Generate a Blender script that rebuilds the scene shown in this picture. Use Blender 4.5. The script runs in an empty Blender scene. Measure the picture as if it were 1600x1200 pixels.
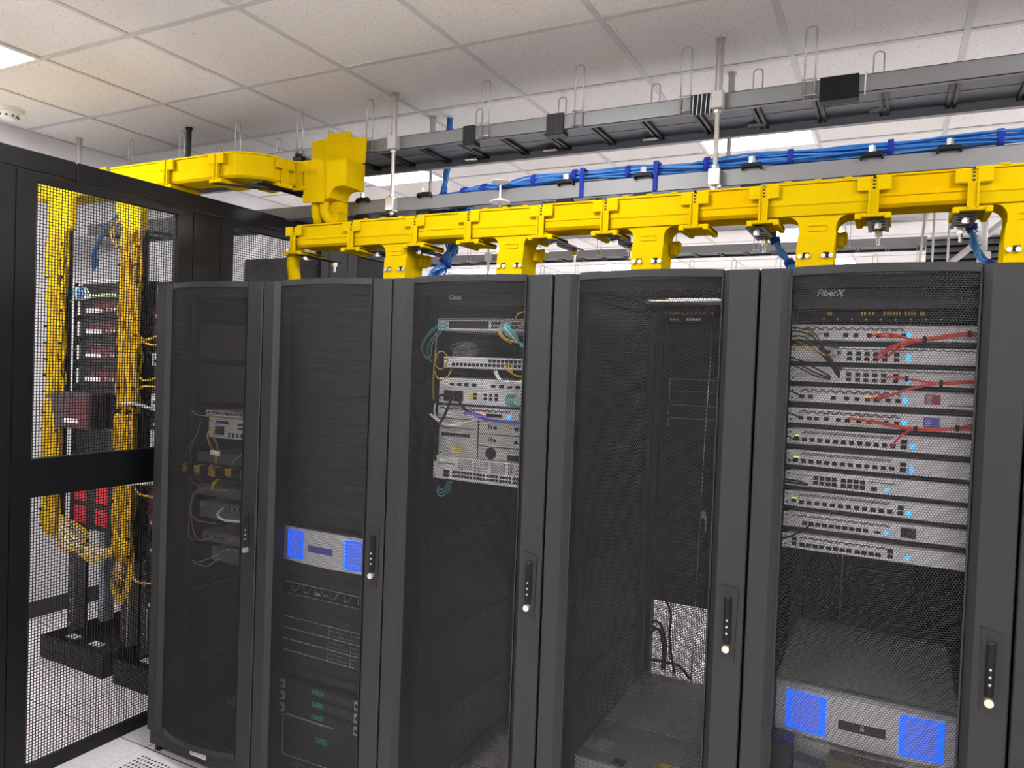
import bpy, math, random
import numpy as np
from mathutils import Vector, Matrix
random.seed(7)
SC = bpy.context.scene
COL = SC.collection

# ------------------------------------------------------------------ camera, world, light, exposure
F_PX, YAW, PITCH, ROLL = 1146.38, 0.4752, -0.0252, 0.0375
cam_d = bpy.data.cameras.new('camera'); cam = bpy.data.objects.new('camera', cam_d); COL.objects.link(cam)
cam_d.sensor_fit = 'HORIZONTAL'; cam_d.sensor_width = 36.0; cam_d.lens = F_PX/1600*36.0
cam_d.clip_start = 0.05; cam_d.clip_end = 100
fw = Vector((-math.sin(YAW)*math.cos(PITCH), math.cos(YAW)*math.cos(PITCH), math.sin(PITCH)))
rt = Vector((math.cos(YAW), math.sin(YAW), 0)); up = rt.cross(fw)
r2 = rt*math.cos(ROLL) + up*math.sin(ROLL); u2 = -rt*math.sin(ROLL) + up*math.cos(ROLL)
m = Matrix((r2, u2, -fw)).transposed().to_4x4(); m.translation = Vector((2.7192, -2.0649, 1.6869))
cam.matrix_world = m
SC.camera = cam
wd = bpy.data.worlds.new('world'); SC.world = wd; wd.use_nodes = True
wd.node_tree.nodes['Background'].inputs[0].default_value = (0.9, 0.92, 1, 1)
wd.node_tree.nodes['Background'].inputs[1].default_value = 0.05
SC.view_settings.view_transform = 'Standard'; SC.view_settings.look = 'None'
SC.view_settings.gamma = 1.0; SC.view_settings.use_curve_mapping = False
SC.view_settings.exposure = 2.3
SC.cycles.max_bounces = 7; SC.cycles.diffuse_bounces = 5; SC.cycles.glossy_bounces = 3
SC.cycles.transparent_max_bounces = 8; SC.cycles.caustics_reflective = False; SC.cycles.caustics_refractive = False
SC.cycles.sample_clamp_indirect = 4.0
LIGHT_STRENGTH = 9.0
ZC = 2.993                                              # ceiling height
# ceiling panels: lower left grid corner of each lit 0.61 m tile
LIGHTS = [(-1.354, -0.696), (1.086, -0.696), (3.526, -0.696), (-1.354, -3.136), (1.086, -3.136), (3.526, -3.136),  # all but the first are out of view, added to raise floor bounce
          (-0.744, 1.744), (1.696, 1.744), (4.136, 1.744), (-1.354, 5.1), (1.696, 4.9), (4.136, 4.9),
          (-0.744, 6.62), (1.72, 6.8), (-2.9, 6.6)]

# ------------------------------------------------------------------ materials
MATS = {}
def mat(name, col, rough=0.5, metal=0.0, emit=None, es=1.0, noise=0.0, nscale=40.0, bump=0.0, spec=0.5, coat=0.0):
    m = bpy.data.materials.new(name); m.use_nodes = True
    nt = m.node_tree; b = nt.nodes['Principled BSDF']
    b.inputs['Base Color'].default_value = (*col, 1); b.inputs['Roughness'].default_value = rough
    b.inputs['Metallic'].default_value = metal; b.inputs['Specular IOR Level'].default_value = spec
    b.inputs['Coat Weight'].default_value = coat
    if emit:
        b.inputs['Emission Color'].default_value = (*emit, 1); b.inputs['Emission Strength'].default_value = es
    if noise or bump:
        tc = nt.nodes.new('ShaderNodeTexCoord'); n = nt.nodes.new('ShaderNodeTexNoise')
        n.inputs['Scale'].default_value = nscale; n.inputs['Detail'].default_value = 4
        nt.links.new(tc.outputs['Object'], n.inputs['Vector'])
        if noise:
            mx = nt.nodes.new('ShaderNodeMix'); mx.data_type = 'RGBA'
            mx.inputs[6].default_value = (*[c*(1-noise) for c in col], 1)
            mx.inputs[7].default_value = (*[min(1, c*(1+noise)) for c in col], 1)
            nt.links.new(n.outputs['Fac'], mx.inputs[0]); nt.links.new(mx.outputs[2], b.inputs['Base Color'])
        if bump:
            bp = nt.nodes.new('ShaderNodeBump'); bp.inputs['Strength'].default_value = bump; bp.inputs['Distance'].default_value = 0.002
            nt.links.new(n.outputs['Fac'], bp.inputs['Height']); nt.links.new(bp.outputs['Normal'], b.inputs['Normal'])
    MATS[name] = m
    return m
CHAR = mat('charcoal_powder_coat', (0.017, 0.0175, 0.018), 0.5, noise=0.10, nscale=18, bump=0.03)
CHAR_D = mat('dark_inner_steel', (0.012, 0.012, 0.0125), 0.55, noise=0.1)
MESHM = mat('perforated_black_steel', (0.017, 0.017, 0.0175), 0.5)
BLACK = mat('black_plastic', (0.007, 0.007, 0.008), 0.55, noise=0.1, spec=0.25)
BLACKG = mat('black_rubber', (0.02, 0.02, 0.021), 0.7)
CAGE = mat('black_cage_paint', (0.005, 0.005, 0.0065), 0.38, noise=0.12, nscale=6, spec=0.35)
GAP = mat('blanking_panel_plastic', (0.015, 0.015, 0.016), 0.5, noise=0.1)
YEL = mat('yellow_duct_plastic', (0.66, 0.445, 0.003), 0.6, noise=0.05, nscale=9, spec=0.0)
YEL2 = mat('amber_duct_plastic', (0.68, 0.41, 0.002), 0.6, noise=0.05, nscale=9, spec=0.0)
YFIB = mat('yellow_fibre_jacket', (0.62, 0.36, 0.01), 0.5, noise=0.3, nscale=60)
TRAY = mat('grey_tray_steel', (0.24, 0.24, 0.245), 0.5, metal=0.3, noise=0.06, nscale=12)
TRAYD = mat('dark_grey_tray_steel', (0.17, 0.175, 0.185), 0.5, metal=0.3, noise=0.06, nscale=12)
ZINC = mat('zinc_plated_steel', (0.50, 0.48, 0.44), 0.38, metal=0.75, noise=0.1, nscale=50)
CHROME = mat('bright_steel', (0.75, 0.75, 0.74), 0.25, metal=0.9)
SILV = mat('silver_powder_face', (0.72, 0.70, 0.71), 0.45, noise=0.03)
SILV2 = mat('satin_grey_face', (0.50, 0.49, 0.46), 0.45, noise=0.05)
WHITE = mat('white_plastic', (0.85, 0.85, 0.83), 0.5, noise=0.02)
BLUE = mat('blue_cable_jacket', (0.025, 0.19, 0.62), 0.42, noise=0.15, nscale=30)
BLUE2 = mat('light_blue_cable_jacket', (0.07, 0.27, 0.66), 0.42, noise=0.15, nscale=30)
NAVY = mat('royal_blue_hook_strap', (0.008, 0.03, 0.36), 0.8, noise=0.2, nscale=90)
RED = mat('red_cable_jacket', (0.72, 0.06, 0.035), 0.45, noise=0.1)
AQUA = mat('aqua_fibre_jacket', (0.10, 0.38, 0.40), 0.5, noise=0.1)
PURP = mat('purple_cable_jacket', (0.16, 0.13, 0.55), 0.5, noise=0.1)
MAROON = mat('dark_maroon_face', (0.10, 0.012, 0.022), 0.5, noise=0.2)
REDF = mat('red_bezel_face', (0.5, 0.01, 0.025), 0.5, noise=0.2)
PINKC = mat('mauve_cable_jacket', (0.30, 0.12, 0.17), 0.5, noise=0.1)
GREEN = mat('green_badge', (0.02, 0.42, 0.26), 0.5, noise=0.05)
LGREEN = mat('green_link_light', (0.2, 0.7, 0.05), 0.5, emit=(0.35, 1, 0.05), es=0.4)
LBLUE = mat('blue_ring_light', (0.03, 0.2, 0.6), 0.5, emit=(0.02, 0.35, 1.0), es=0.5)
LAMP = mat('amber_link_light', (0.8, 0.4, 0.1), 0.5, emit=(1, 0.5, 0.1), es=0.3)
DISP = mat('dark_display_glass', (0.01, 0.01, 0.02), 0.2, noise=0.1)
DISPR = mat('maroon_display', (0.12, 0.02, 0.04), 0.3, emit=(0.3, 0.03, 0.06), es=0.08)
DISPB = mat('indigo_display', (0.05, 0.05, 0.2), 0.3, emit=(0.08, 0.08, 0.35), es=0.1)
BGLOW = mat('blue_bezel_glow', (0.01, 0.05, 0.45), 0.4, emit=(0.003, 0.09, 1.0), es=0.5)
BGLOW2 = mat('pale_blue_bezel_glow', (0.08, 0.11, 0.40), 0.4, emit=(0.12, 0.20, 0.9), es=0.16)
BRASS = mat('nickel_lock', (0.80, 0.76, 0.62), 0.3, metal=0.8)
WALLM = mat('white_wall_paint', (0.84, 0.82, 0.83), 0.8, noise=0.03, nscale=3, bump=0.1)
VINYL = mat('black_vinyl_base', (0.02, 0.02, 0.02), 0.5, noise=0.1)
GREYLID = mat('grey_gear_steel', (0.09, 0.095, 0.097), 0.5, noise=0.05)
LIDG = mat('grey_steel_lid', (0.40, 0.41, 0.41), 0.45, noise=0.05)
SCREWY = mat('yellow_sticker', (0.8, 0.65, 0.02), 0.5, noise=0.05)
GRID = mat('ceiling_grid_paint', (0.60, 0.585, 0.57), 0.5, noise=0.03)
BRONZE = mat('brown_cardboard', (0.12, 0.095, 0.06), 0.7, noise=0.15)
LITE = mat('light_diffuser', (0.9, 0.9, 0.9), 0.5, emit=(0.985, 0.985, 1.0), es=LIGHT_STRENGTH, noise=0.0)
DNAVY = mat('dark_navy_panel', (0.004, 0.005, 0.022), 0.5, noise=0.1)
LABG = mat('grey_printed_label', (0.42, 0.42, 0.42), 0.6, noise=0.5, nscale=150)

def ceiling_material():
    m = bpy.data.materials.new('mineral_ceiling_tile'); m.use_nodes = True; nt = m.node_tree; b = nt.nodes['Principled BSDF']
    b.inputs['Roughness'].default_value = 0.9; b.inputs['Specular IOR Level'].default_value = 0.1
    tc = nt.nodes.new('ShaderNodeTexCoord')
    v = nt.nodes.new('ShaderNodeTexNoise'); v.inputs['Scale'].default_value = 120; v.inputs['Detail'].default_value = 5
    cr = nt.nodes.new('ShaderNodeValToRGB'); cr.color_ramp.elements[0].position = 0.33; cr.color_ramp.elements[1].position = 0.39
    cr.color_ramp.elements[0].color = (0.55, 0.53, 0.50, 1); cr.color_ramp.elements[1].color = (0.88, 0.862, 0.835, 1)
    n2 = nt.nodes.new('ShaderNodeTexNoise'); n2.inputs['Scale'].default_value = 1.3
    mx = nt.nodes.new('ShaderNodeMix'); mx.data_type = 'RGBA'; mx.blend_type = 'MULTIPLY'; mx.inputs[0].default_value = 0.35
    cr2 = nt.nodes.new('ShaderNodeValToRGB'); cr2.color_ramp.elements[0].color = (0.82, 0.80, 0.74, 1); cr2.color_ramp.elements[1].color = (1, 1, 1, 1)
    nt.links.new(tc.outputs['Object'], v.inputs['Vector']); nt.links.new(tc.outputs['Object'], n2.inputs['Vector'])
    nt.links.new(v.outputs['Fac'], cr.inputs[0]); nt.links.new(n2.outputs['Fac'], cr2.inputs[0])
    nt.links.new(cr.outputs[0], mx.inputs[6]); nt.links.new(cr2.outputs[0], mx.inputs[7]); nt.links.new(mx.outputs[2], b.inputs['Base Color'])
    bp = nt.nodes.new('ShaderNodeBump'); bp.inputs['Strength'].default_value = 0.4; bp.inputs['Distance'].default_value = 0.003
    nt.links.new(v.outputs['Fac'], bp.inputs['Height']); nt.links.new(bp.outputs['Normal'], b.inputs['Normal'])
    return m
def floor_material():
    m = bpy.data.materials.new('raised_floor_laminate'); m.use_nodes = True; nt = m.node_tree; b = nt.nodes['Principled BSDF']
    b.inputs['Roughness'].default_value = 0.35
    tc = nt.nodes.new('ShaderNodeTexCoord')
    br = nt.nodes.new('ShaderNodeTexBrick'); br.offset = 0; br.squash = 1
    br.inputs['Scale'].default_value = 1.0; br.inputs['Brick Width'].default_value = 0.61; br.inputs['Row Height'].default_value = 0.61
    br.inputs['Mortar Size'].default_value = 0.0022; br.inputs['Mortar Smooth'].default_value = 0
    br.inputs['Color1'].default_value = (1, 1, 1, 1); br.inputs['Color2'].default_value = (0.94, 0.94, 0.94, 1); br.inputs['Mortar'].default_value = (0.06, 0.06, 0.06, 1)
    mp = nt.nodes.new('ShaderNodeMapping'); mp.inputs['Location'].default_value = (0.03, 0.005, 0)
    n = nt.nodes.new('ShaderNodeTexNoise'); n.inputs['Scale'].default_value = 60; n.inputs['Detail'].default_value = 6
    cr = nt.nodes.new('ShaderNodeValToRGB'); cr.color_ramp.elements[0].position = 0.35; cr.color_ramp.elements[1].position = 0.6
    cr.color_ramp.elements[0].color = (0.74, 0.70, 0.70, 1); cr.color_ramp.elements[1].color = (0.84, 0.80, 0.805, 1)
    mx = nt.nodes.new('ShaderNodeMix'); mx.data_type = 'RGBA'; mx.blend_type = 'MULTIPLY'; mx.inputs[0].default_value = 1
    L = nt.links.new
    L(tc.outputs['Object'], mp.inputs['Vector']); L(mp.outputs[0], br.inputs['Vector']); L(tc.outputs['Object'], n.inputs['Vector'])
    L(n.outputs['Fac'], cr.inputs[0]); L(cr.outputs[0], mx.inputs[6]); L(br.outputs['Color'], mx.inputs[7]); L(mx.outputs[2], b.inputs['Base Color'])
    return m
CEILM = ceiling_material(); FLOORM = floor_material()

# ------------------------------------------------------------------ mesh builder and object helpers
ORG = {}
class MB:
    def __init__(s): s.v = []; s.f = []; s.mi = []; s.cur = 0; s.sm = []
    def add(s, vs, fs, smooth=False):
        n = len(s.v); s.v += [tuple(p) for p in vs]
        for f in fs: s.f.append(tuple(n+i for i in f)); s.mi.append(s.cur); s.sm.append(smooth)
        return s
    def box(s, x0, y0, z0, x1, y1, z1, bev=0.0):
        if x0 > x1: x0, x1 = x1, x0
        if y0 > y1: y0, y1 = y1, y0
        if z0 > z1: z0, z1 = z1, z0
        if bev <= 0:
            vs = [(x, y, z) for z in (z0, z1) for y in (y0, y1) for x in (x0, x1)]
            return s.add(vs, [(0, 2, 3, 1), (4, 5, 7, 6), (0, 1, 5, 4), (2, 6, 7, 3), (0, 4, 6, 2), (1, 3, 7, 5)])
        b = min(bev, (x1-x0)/2.01, (y1-y0)/2.01, (z1-z0)/2.01)
        bm = []
        for sx, X in ((-1, x0), (1, x1)):
            for sy, Y in ((-1, y0), (1, y1)):
                for sz, Z in ((-1, z0), (1, z1)):
                    bm.append(((X, Y-sy*b, Z-sz*b), (X-sx*b, Y, Z-sz*b), (X-sx*b, Y-sy*b, Z)))
        vs = [p for t in bm for p in t]
        I = lambda sx, sy, sz, k: ((sx > 0)*4+(sy > 0)*2+(sz > 0))*3+k
        fs = []
        for sx in (-1, 1): fs.append([I(sx, a, c, 0) for a, c in ((-1, -1), (-1, 1), (1, 1), (1, -1))][::-sx])
        for sy in (-1, 1): fs.append([I(a, sy, c, 1) for a, c in ((-1, -1), (1, -1), (1, 1), (-1, 1))][::-sy])
        for sz in (-1, 1): fs.append([I(a, c, sz, 2) for a, c in ((-1, -1), (-1, 1), (1, 1), (1, -1))][::-sz])
        for sx in (-1, 1):
            for sy in (-1, 1): fs.append([I(sx, sy, -1, 0), I(sx, sy, 1, 0), I(sx, sy, 1, 1), I(sx, sy, -1, 1)][::sx*sy])
        for sx in (-1, 1):
            for sz in (-1, 1): fs.append([I(sx, -1, sz, 0), I(sx, -1, sz, 2), I(sx, 1, sz, 2), I(sx, 1, sz, 0)][::sx*sz])
        for sy in (-1, 1):
            for sz in (-1, 1): fs.append([I(-1, sy, sz, 1), I(1, sy, sz, 1), I(1, sy, sz, 2), I(-1, sy, sz, 2)][::sy*sz])
        for sx in (-1, 1):
            for sy in (-1, 1):
                for sz in (-1, 1): fs.append([I(sx, sy, sz, 0), I(sx, sy, sz, 1), I(sx, sy, sz, 2)][::-sx*sy*sz])
        return s.add(vs, fs)
    def tube(s, pts, r, n=6, caps=True):
        pts = [Vector(p) for p in pts]; m_ = len(pts); rings = []
        if m_ < 2: return s
        t0 = (pts[1]-pts[0]).normalized(); a = Vector((0, 0, 1)) if abs(t0.z) < 0.9 else Vector((1, 0, 0))
        u = t0.cross(a).normalized()
        for i, p in enumerate(pts):
            t = (pts[min(i+1, m_-1)]-pts[max(i-1, 0)])
            t = t.normalized() if t.length > 1e-9 else t0
            u = (u-t*u.dot(t)); u = u.normalized() if u.length > 1e-6 else t.orthogonal().normalized()
            w = t.cross(u); rr = r[i] if isinstance(r, (list, tuple)) else r
            rings.append([p+(u*math.cos(2*math.pi*k/n)+w*math.sin(2*math.pi*k/n))*rr for k in range(n)])
        vs = [q for R_ in rings for q in R_]; fs = []
        for i in range(m_-1):
            for k in range(n): fs.append((i*n+k, i*n+(k+1) % n, (i+1)*n+(k+1) % n, (i+1)*n+k))
        if caps: fs += [tuple(range(n))[::-1], tuple((m_-1)*n+k for k in range(n))]
        return s.add(vs, fs, True)
    def cyl(s, c, r, h, axis='z', n=16, r2=None):
        d = {'x': Vector((1, 0, 0)), 'y': Vector((0, 1, 0)), 'z': Vector((0, 0, 1))}[axis]
        u = d.orthogonal().normalized(); w = d.cross(u); r2 = r if r2 is None else r2; c = Vector(c)
        a = [c+(u*math.cos(2*math.pi*k/n)+w*math.sin(2*math.pi*k/n))*r for k in range(n)]
        b = [c+d*h+(u*math.cos(2*math.pi*k/n)+w*math.sin(2*math.pi*k/n))*r2 for k in range(n)]
        return s.add(a+b, [(k, (k+1) % n, n+(k+1) % n, n+k) for k in range(n)]+[tuple(range(n))[::-1], tuple(range(n, 2*n))])
    def prism(s, poly, axis, a, b):
        # poly: 2d points in the plane across axis; x:(y,z) y:(x,z) z:(x,y)
        def P3(p, t): return {'x': (t, p[0], p[1]), 'y': (p[0], t, p[1]), 'z': (p[0], p[1], t)}[axis]
        n = len(poly); vs = [P3(p, a) for p in poly]+[P3(p, b) for p in poly]
        return s.add(vs, [tuple(range(n)), tuple(range(2*n-1, n-1, -1))]+[(k, n+k, n+(k+1) % n, (k+1) % n) for k in range(n)])
    def sweep(s, path, prof, closed_prof=True):
        # path: plan points (x, y, z), prof: (side offset, height)
        pts = [Vector(p) for p in path]; n = len(prof); rings = []
        for i, p in enumerate(pts):
            t = (pts[min(i+1, len(pts)-1)]-pts[max(i-1, 0)]); t.z = 0; t.normalize(); nn = Vector((t.y, -t.x, 0))
            rings.append([p+nn*a+Vector((0, 0, b)) for a, b in prof])
        vs = [q for R_ in rings for q in R_]; fs = []
        for i in range(len(pts)-1):
            for k in range(n if closed_prof else n-1): fs.append((i*n+k, (i+1)*n+k, (i+1)*n+(k+1) % n, i*n+(k+1) % n))
        if closed_prof: fs += [tuple(range(n)), tuple((len(pts)-1)*n+k for k in range(n))[::-1]]
        return s.add(vs, fs)
    def build(s, name, mt, parent=None, org=None):
        me = bpy.data.meshes.new(name)
        o_ = ORG[parent.name] if parent is not None else Vector(org or (0, 0, 0))
        me.from_pydata([(p[0]-o_[0], p[1]-o_[1], p[2]-o_[2]) for p in s.v], [], s.f)
        for q in (mt if isinstance(mt, (list, tuple)) else [mt]): me.materials.append(q)
        me.polygons.foreach_set('material_index', s.mi); me.polygons.foreach_set('use_smooth', s.sm)
        me.update()
        ob = bpy.data.objects.new(name, me); COL.objects.link(ob)
        if parent is not None: ob.parent = parent
        else: ob.location = o_
        ORG[ob.name] = Vector(o_)
        return ob
def tag(o, label=None, cat=None, group=None, kind=None):
    if label: o['label'] = label
    if cat: o['category'] = cat
    if group: o['group'] = group
    if kind: o['kind'] = kind
    return o
def thing(name, label, cat, loc=(0, 0, 0), group=None):
    o = bpy.data.objects.new(name, None); COL.objects.link(o); o.location = loc; o.empty_display_size = 0.05
    ORG[o.name] = Vector(loc)
    return tag(o, label, cat, group)
def struct(name, mb, mt):
    return tag(mb.build(name, mt), kind='structure')
def copy_tree(o, parent=None, loc=None, label=None, group=None):
    c = o.copy(); COL.objects.link(c)
    if parent is not None: c.parent = parent
    if loc is not None: c.location = loc; ORG[c.name] = Vector(loc)
    else: ORG[c.name] = ORG.get(o.name, Vector((0, 0, 0)))
    if label: c['label'] = label
    if group: c['group'] = group
    for ch in list(o.children): copy_tree(ch, c)
    return c
def spline(pts, n=6):
    pts = [Vector(p) for p in pts]; out = []
    P_ = [pts[0]*2-pts[1]]+pts+[pts[-1]*2-pts[-2]]
    for i in range(1, len(P_)-2):
        a, b, c, d = P_[i-1:i+3]
        for k in range(n):
            t = k/n
            out.append(0.5*((2*b)+(c-a)*t+(2*a-5*b+4*c-d)*t*t+(3*b-a-3*c+d)*t**3))
    out.append(pts[-1]); return out
def text(s_, size, loc, mt, parent, name='lettering', rot=(math.pi/2, 0, 0), shear=0.0, bold=0.0):
    cu = bpy.data.curves.new('font', 'FONT'); cu.body = s_; cu.size = size; cu.extrude = 0.0004; cu.offset = bold; cu.shear = shear; cu.resolution_u = 3
    t = bpy.data.objects.new('font', cu); COL.objects.link(t)
    dg = bpy.context.evaluated_depsgraph_get(); me = bpy.data.meshes.new_from_object(t.evaluated_get(dg))
    bpy.data.objects.remove(t)
    from mathutils import Euler
    M_ = Matrix.Translation(Vector(loc)) @ Euler(rot).to_matrix().to_4x4()
    mb = MB(); mb.add([M_ @ v.co for v in me.vertices], [tuple(p.vertices) for p in me.polygons])
    return mb.build(name, mt, parent)

# ------------------------------------------------------------------ room
XL, XR, YB, YF, XFL = -1.97, 6.6, -5.2, 8.8, -5.0
struct('floor', MB().box(XFL, YB, -0.05, XR, YF, 0), FLOORM)
struct('ceiling', MB().box(XFL, YB, ZC, XR, YF, ZC+0.05), CEILM)
struct('wall_left', MB().box(XL-0.12, YB, 0, XL, 3.4, ZC), WALLM)
struct('wall_left_return', MB().box(XFL, 3.28, 0, XL-0.12, 3.4, ZC), WALLM)
struct('wall_far_left', MB().box(XFL-0.1, 3.4, 0, XFL, YF, ZC), WALLM)
struct('wall_back', MB().box(XFL, YF, 0, XR, YF+0.1, ZC), WALLM)
struct('wall_right', MB().box(XR, YB, 0, XR+0.1, YF, ZC), WALLM)
struct('wall_front', MB().box(XL, YB-0.1, 0, XR, YB, ZC), WALLM)
struct('baseboard_left', MB().box(XL, YB, 0, XL+0.008, 3.4, 0.10), VINYL)
# ceiling tee grid
gb = MB(); gx = [-1.354+0.61*i for i in range(-6, 14)]; gy = [-0.086+0.61*j for j in range(-9, 15)]
for x in gx:
    if x > XFL: gb.box(x-0.012, YB, ZC-0.004, x+0.012, YF, ZC-0.0002)
for y in gy:
    if y < YF: gb.box(XFL, y-0.012, ZC-0.0045, XR, y+0.012, ZC-0.0004)
struct('trim_1', gb, GRID)

LBL = ['square ceiling light panel at the upper left edge of the picture', None, None, None, None, None,
       'lit ceiling panel behind the yellow junction box', 'large lit ceiling panel behind the upper grey tray',
       'lit ceiling panel over the right of the aisle behind the racks', 'small distant lit ceiling panel above second yellow drop from left',
       'distant lit ceiling panel left of the fourth yellow drop', 'distant lit ceiling panel at the far right',
       'distant lit ceiling panel low above the third cabinet pair', 'farthest lit ceiling panel right of the fourth yellow drop',
       'farthest lit ceiling panel low at the left, above the third cabinet']
for i, (x, y) in enumerate(LIGHTS):
    t = thing('ceiling_light', LBL[i] or 'unseen lit ceiling panel added over the aisle in front of the racks', 'ceiling light', (x+0.305, y+0.305, ZC), None if LBL[i] else 'added ceiling lights over the front aisle')
    f = MB()
    for a in ((x, y, x+0.61, y+0.02), (x, y+0.59, x+0.61, y+0.61), (x, y+0.02, x+0.02, y+0.59), (x+0.59, y+0.02, x+0.61, y+0.59)):
        f.box(a[0], a[1], ZC-0.010, a[2], a[3], ZC-0.0042)
    f.build('frame', WHITE, t)
    MB().box(x+0.02, y+0.02, ZC-0.009, x+0.59, y+0.59, ZC-0.0048).build('diffuser', LITE, t)
# smoke detector
sd = (-1.666, 0.264, 2.975)
t = thing('smoke_detector', 'round cream smoke detector on the ceiling at the left edge', 'smoke detector', (sd[0], sd[1], ZC))
MB().cyl((sd[0], sd[1], ZC-0.02), 0.075, 0.0198, n=28, r2=0.082).build('mounting_ring', WHITE, t)
MB().cyl((sd[0], sd[1], ZC-0.055), 0.038, 0.035, n=28, r2=0.062).build('detector_head', WHITE, t)
hb = MB()
for k in range(10):
    a = k*math.pi/5; hb.box(sd[0]+0.048*math.cos(a)-0.005, sd[1]+0.048*math.sin(a)-0.005, ZC-0.044, sd[0]+0.048*math.cos(a)+0.005, sd[1]+0.048*math.sin(a)+0.005, ZC-0.036)
hb.build('sensor_vent', BLACKG, t)
# perforated floor tile near the first cabinet
fx, fy = -0.03, -0.615
t = thing('perforated_floor_tile', 'white perforated floor tile in front of the leftmost cabinet', 'floor tile', (fx, fy, 0))
MB().box(fx+0.003, fy+0.003, 0.0003, fx+0.607, fy+0.607, 0.0025).build('tile_plate', FLOORM, t)
hb = MB()
for i in range(26):
    for j in range(26):
        cx, cy = fx+0.055+i*0.02, fy+0.055+j*0.02
        hb.add([(cx+0.0062*math.cos(k*math.pi/3), cy+0.0062*math.sin(k*math.pi/3), 0.0028) for k in range(6)], [tuple(range(6))])
hb.build('hole_pattern', BLACK, t)

# ------------------------------------------------------------------ server cabinets
W, H = 0.6, 1.969
XM0, XM1, ZM0, ZM1 = 0.078, 0.503, 0.124, 1.952
def bow(x):
    u = (x-XM0)/(XM1-XM0); return -0.012-0.042*math.sin(math.pi*max(0, min(1, u)))**0.8
def perforated_mesh():
    p = 0.0066; rp = p*0.8660; R = p/math.sqrt(3); ri = 0.00545/math.sqrt(3); th = 0.0010
    nx = int((XM1-XM0)/p); nz = int((ZM1-ZM0)/rp)
    ii, jj = np.meshgrid(np.arange(nx), np.arange(nz), indexing='ij')
    cx = XM0+p*0.75+ii*p+(jj % 2)*p*0.5-p*0.25; cz = ZM0+rp*0.7+jj*rp
    cx = cx.ravel(); cz = cz.ravel(); N = len(cx)
    ang = math.pi/6+np.arange(6)*math.pi/3
    V = np.zeros((N, 18, 3))
    for k in range(6):
        for lay, (rr, dy) in enumerate(((R, 0), (ri, 0), (ri, th))):
            V[:, lay*6+k, 0] = cx+rr*math.cos(ang[k]); V[:, lay*6+k, 2] = cz+rr*math.sin(ang[k]); V[:, lay*6+k, 1] = dy
    u = np.clip((V[:, :, 0]-XM0)/(XM1-XM0), 0, 1); V[:, :, 1] += -0.012-0.042*np.sin(np.pi*u)**0.8
    fc = []
    for k in range(6):
        k2 = (k+1) % 6
        fc.append((k, k2, 6+k2, 6+k)); fc.append((6+k, 6+k2, 12+k2, 12+k))
    fc = np.array(fc); Fa = (fc[None]+(np.arange(N)*18)[:, None, None]).reshape(-1)
    me = bpy.data.meshes.new('perforated_panel'); me.vertices.add(N*18); me.vertices.foreach_set('co', V.reshape(-1))
    nf = N*12; me.loops.add(nf*4); me.loops.foreach_set('vertex_index', Fa.astype(np.int32))
    me.polygons.add(nf); me.polygons.foreach_set('loop_start', (np.arange(nf)*4).astype(np.int32))
    me.update(calc_edges=True); me.materials.append(MESHM)
    return me
PERF = perforated_mesh()
def door_strip(mb, x0, x1, z0, z1, th=0.016, n=14):
    prof = [(x0+(x1-x0)*k/n) for k in range(n+1)]
    poly = [(x, bow(x)-0.001) for x in prof]+[(x, bow(x)+th) for x in reversed(prof)]
    mb.prism(poly, 'z', z0, z1)
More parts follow.
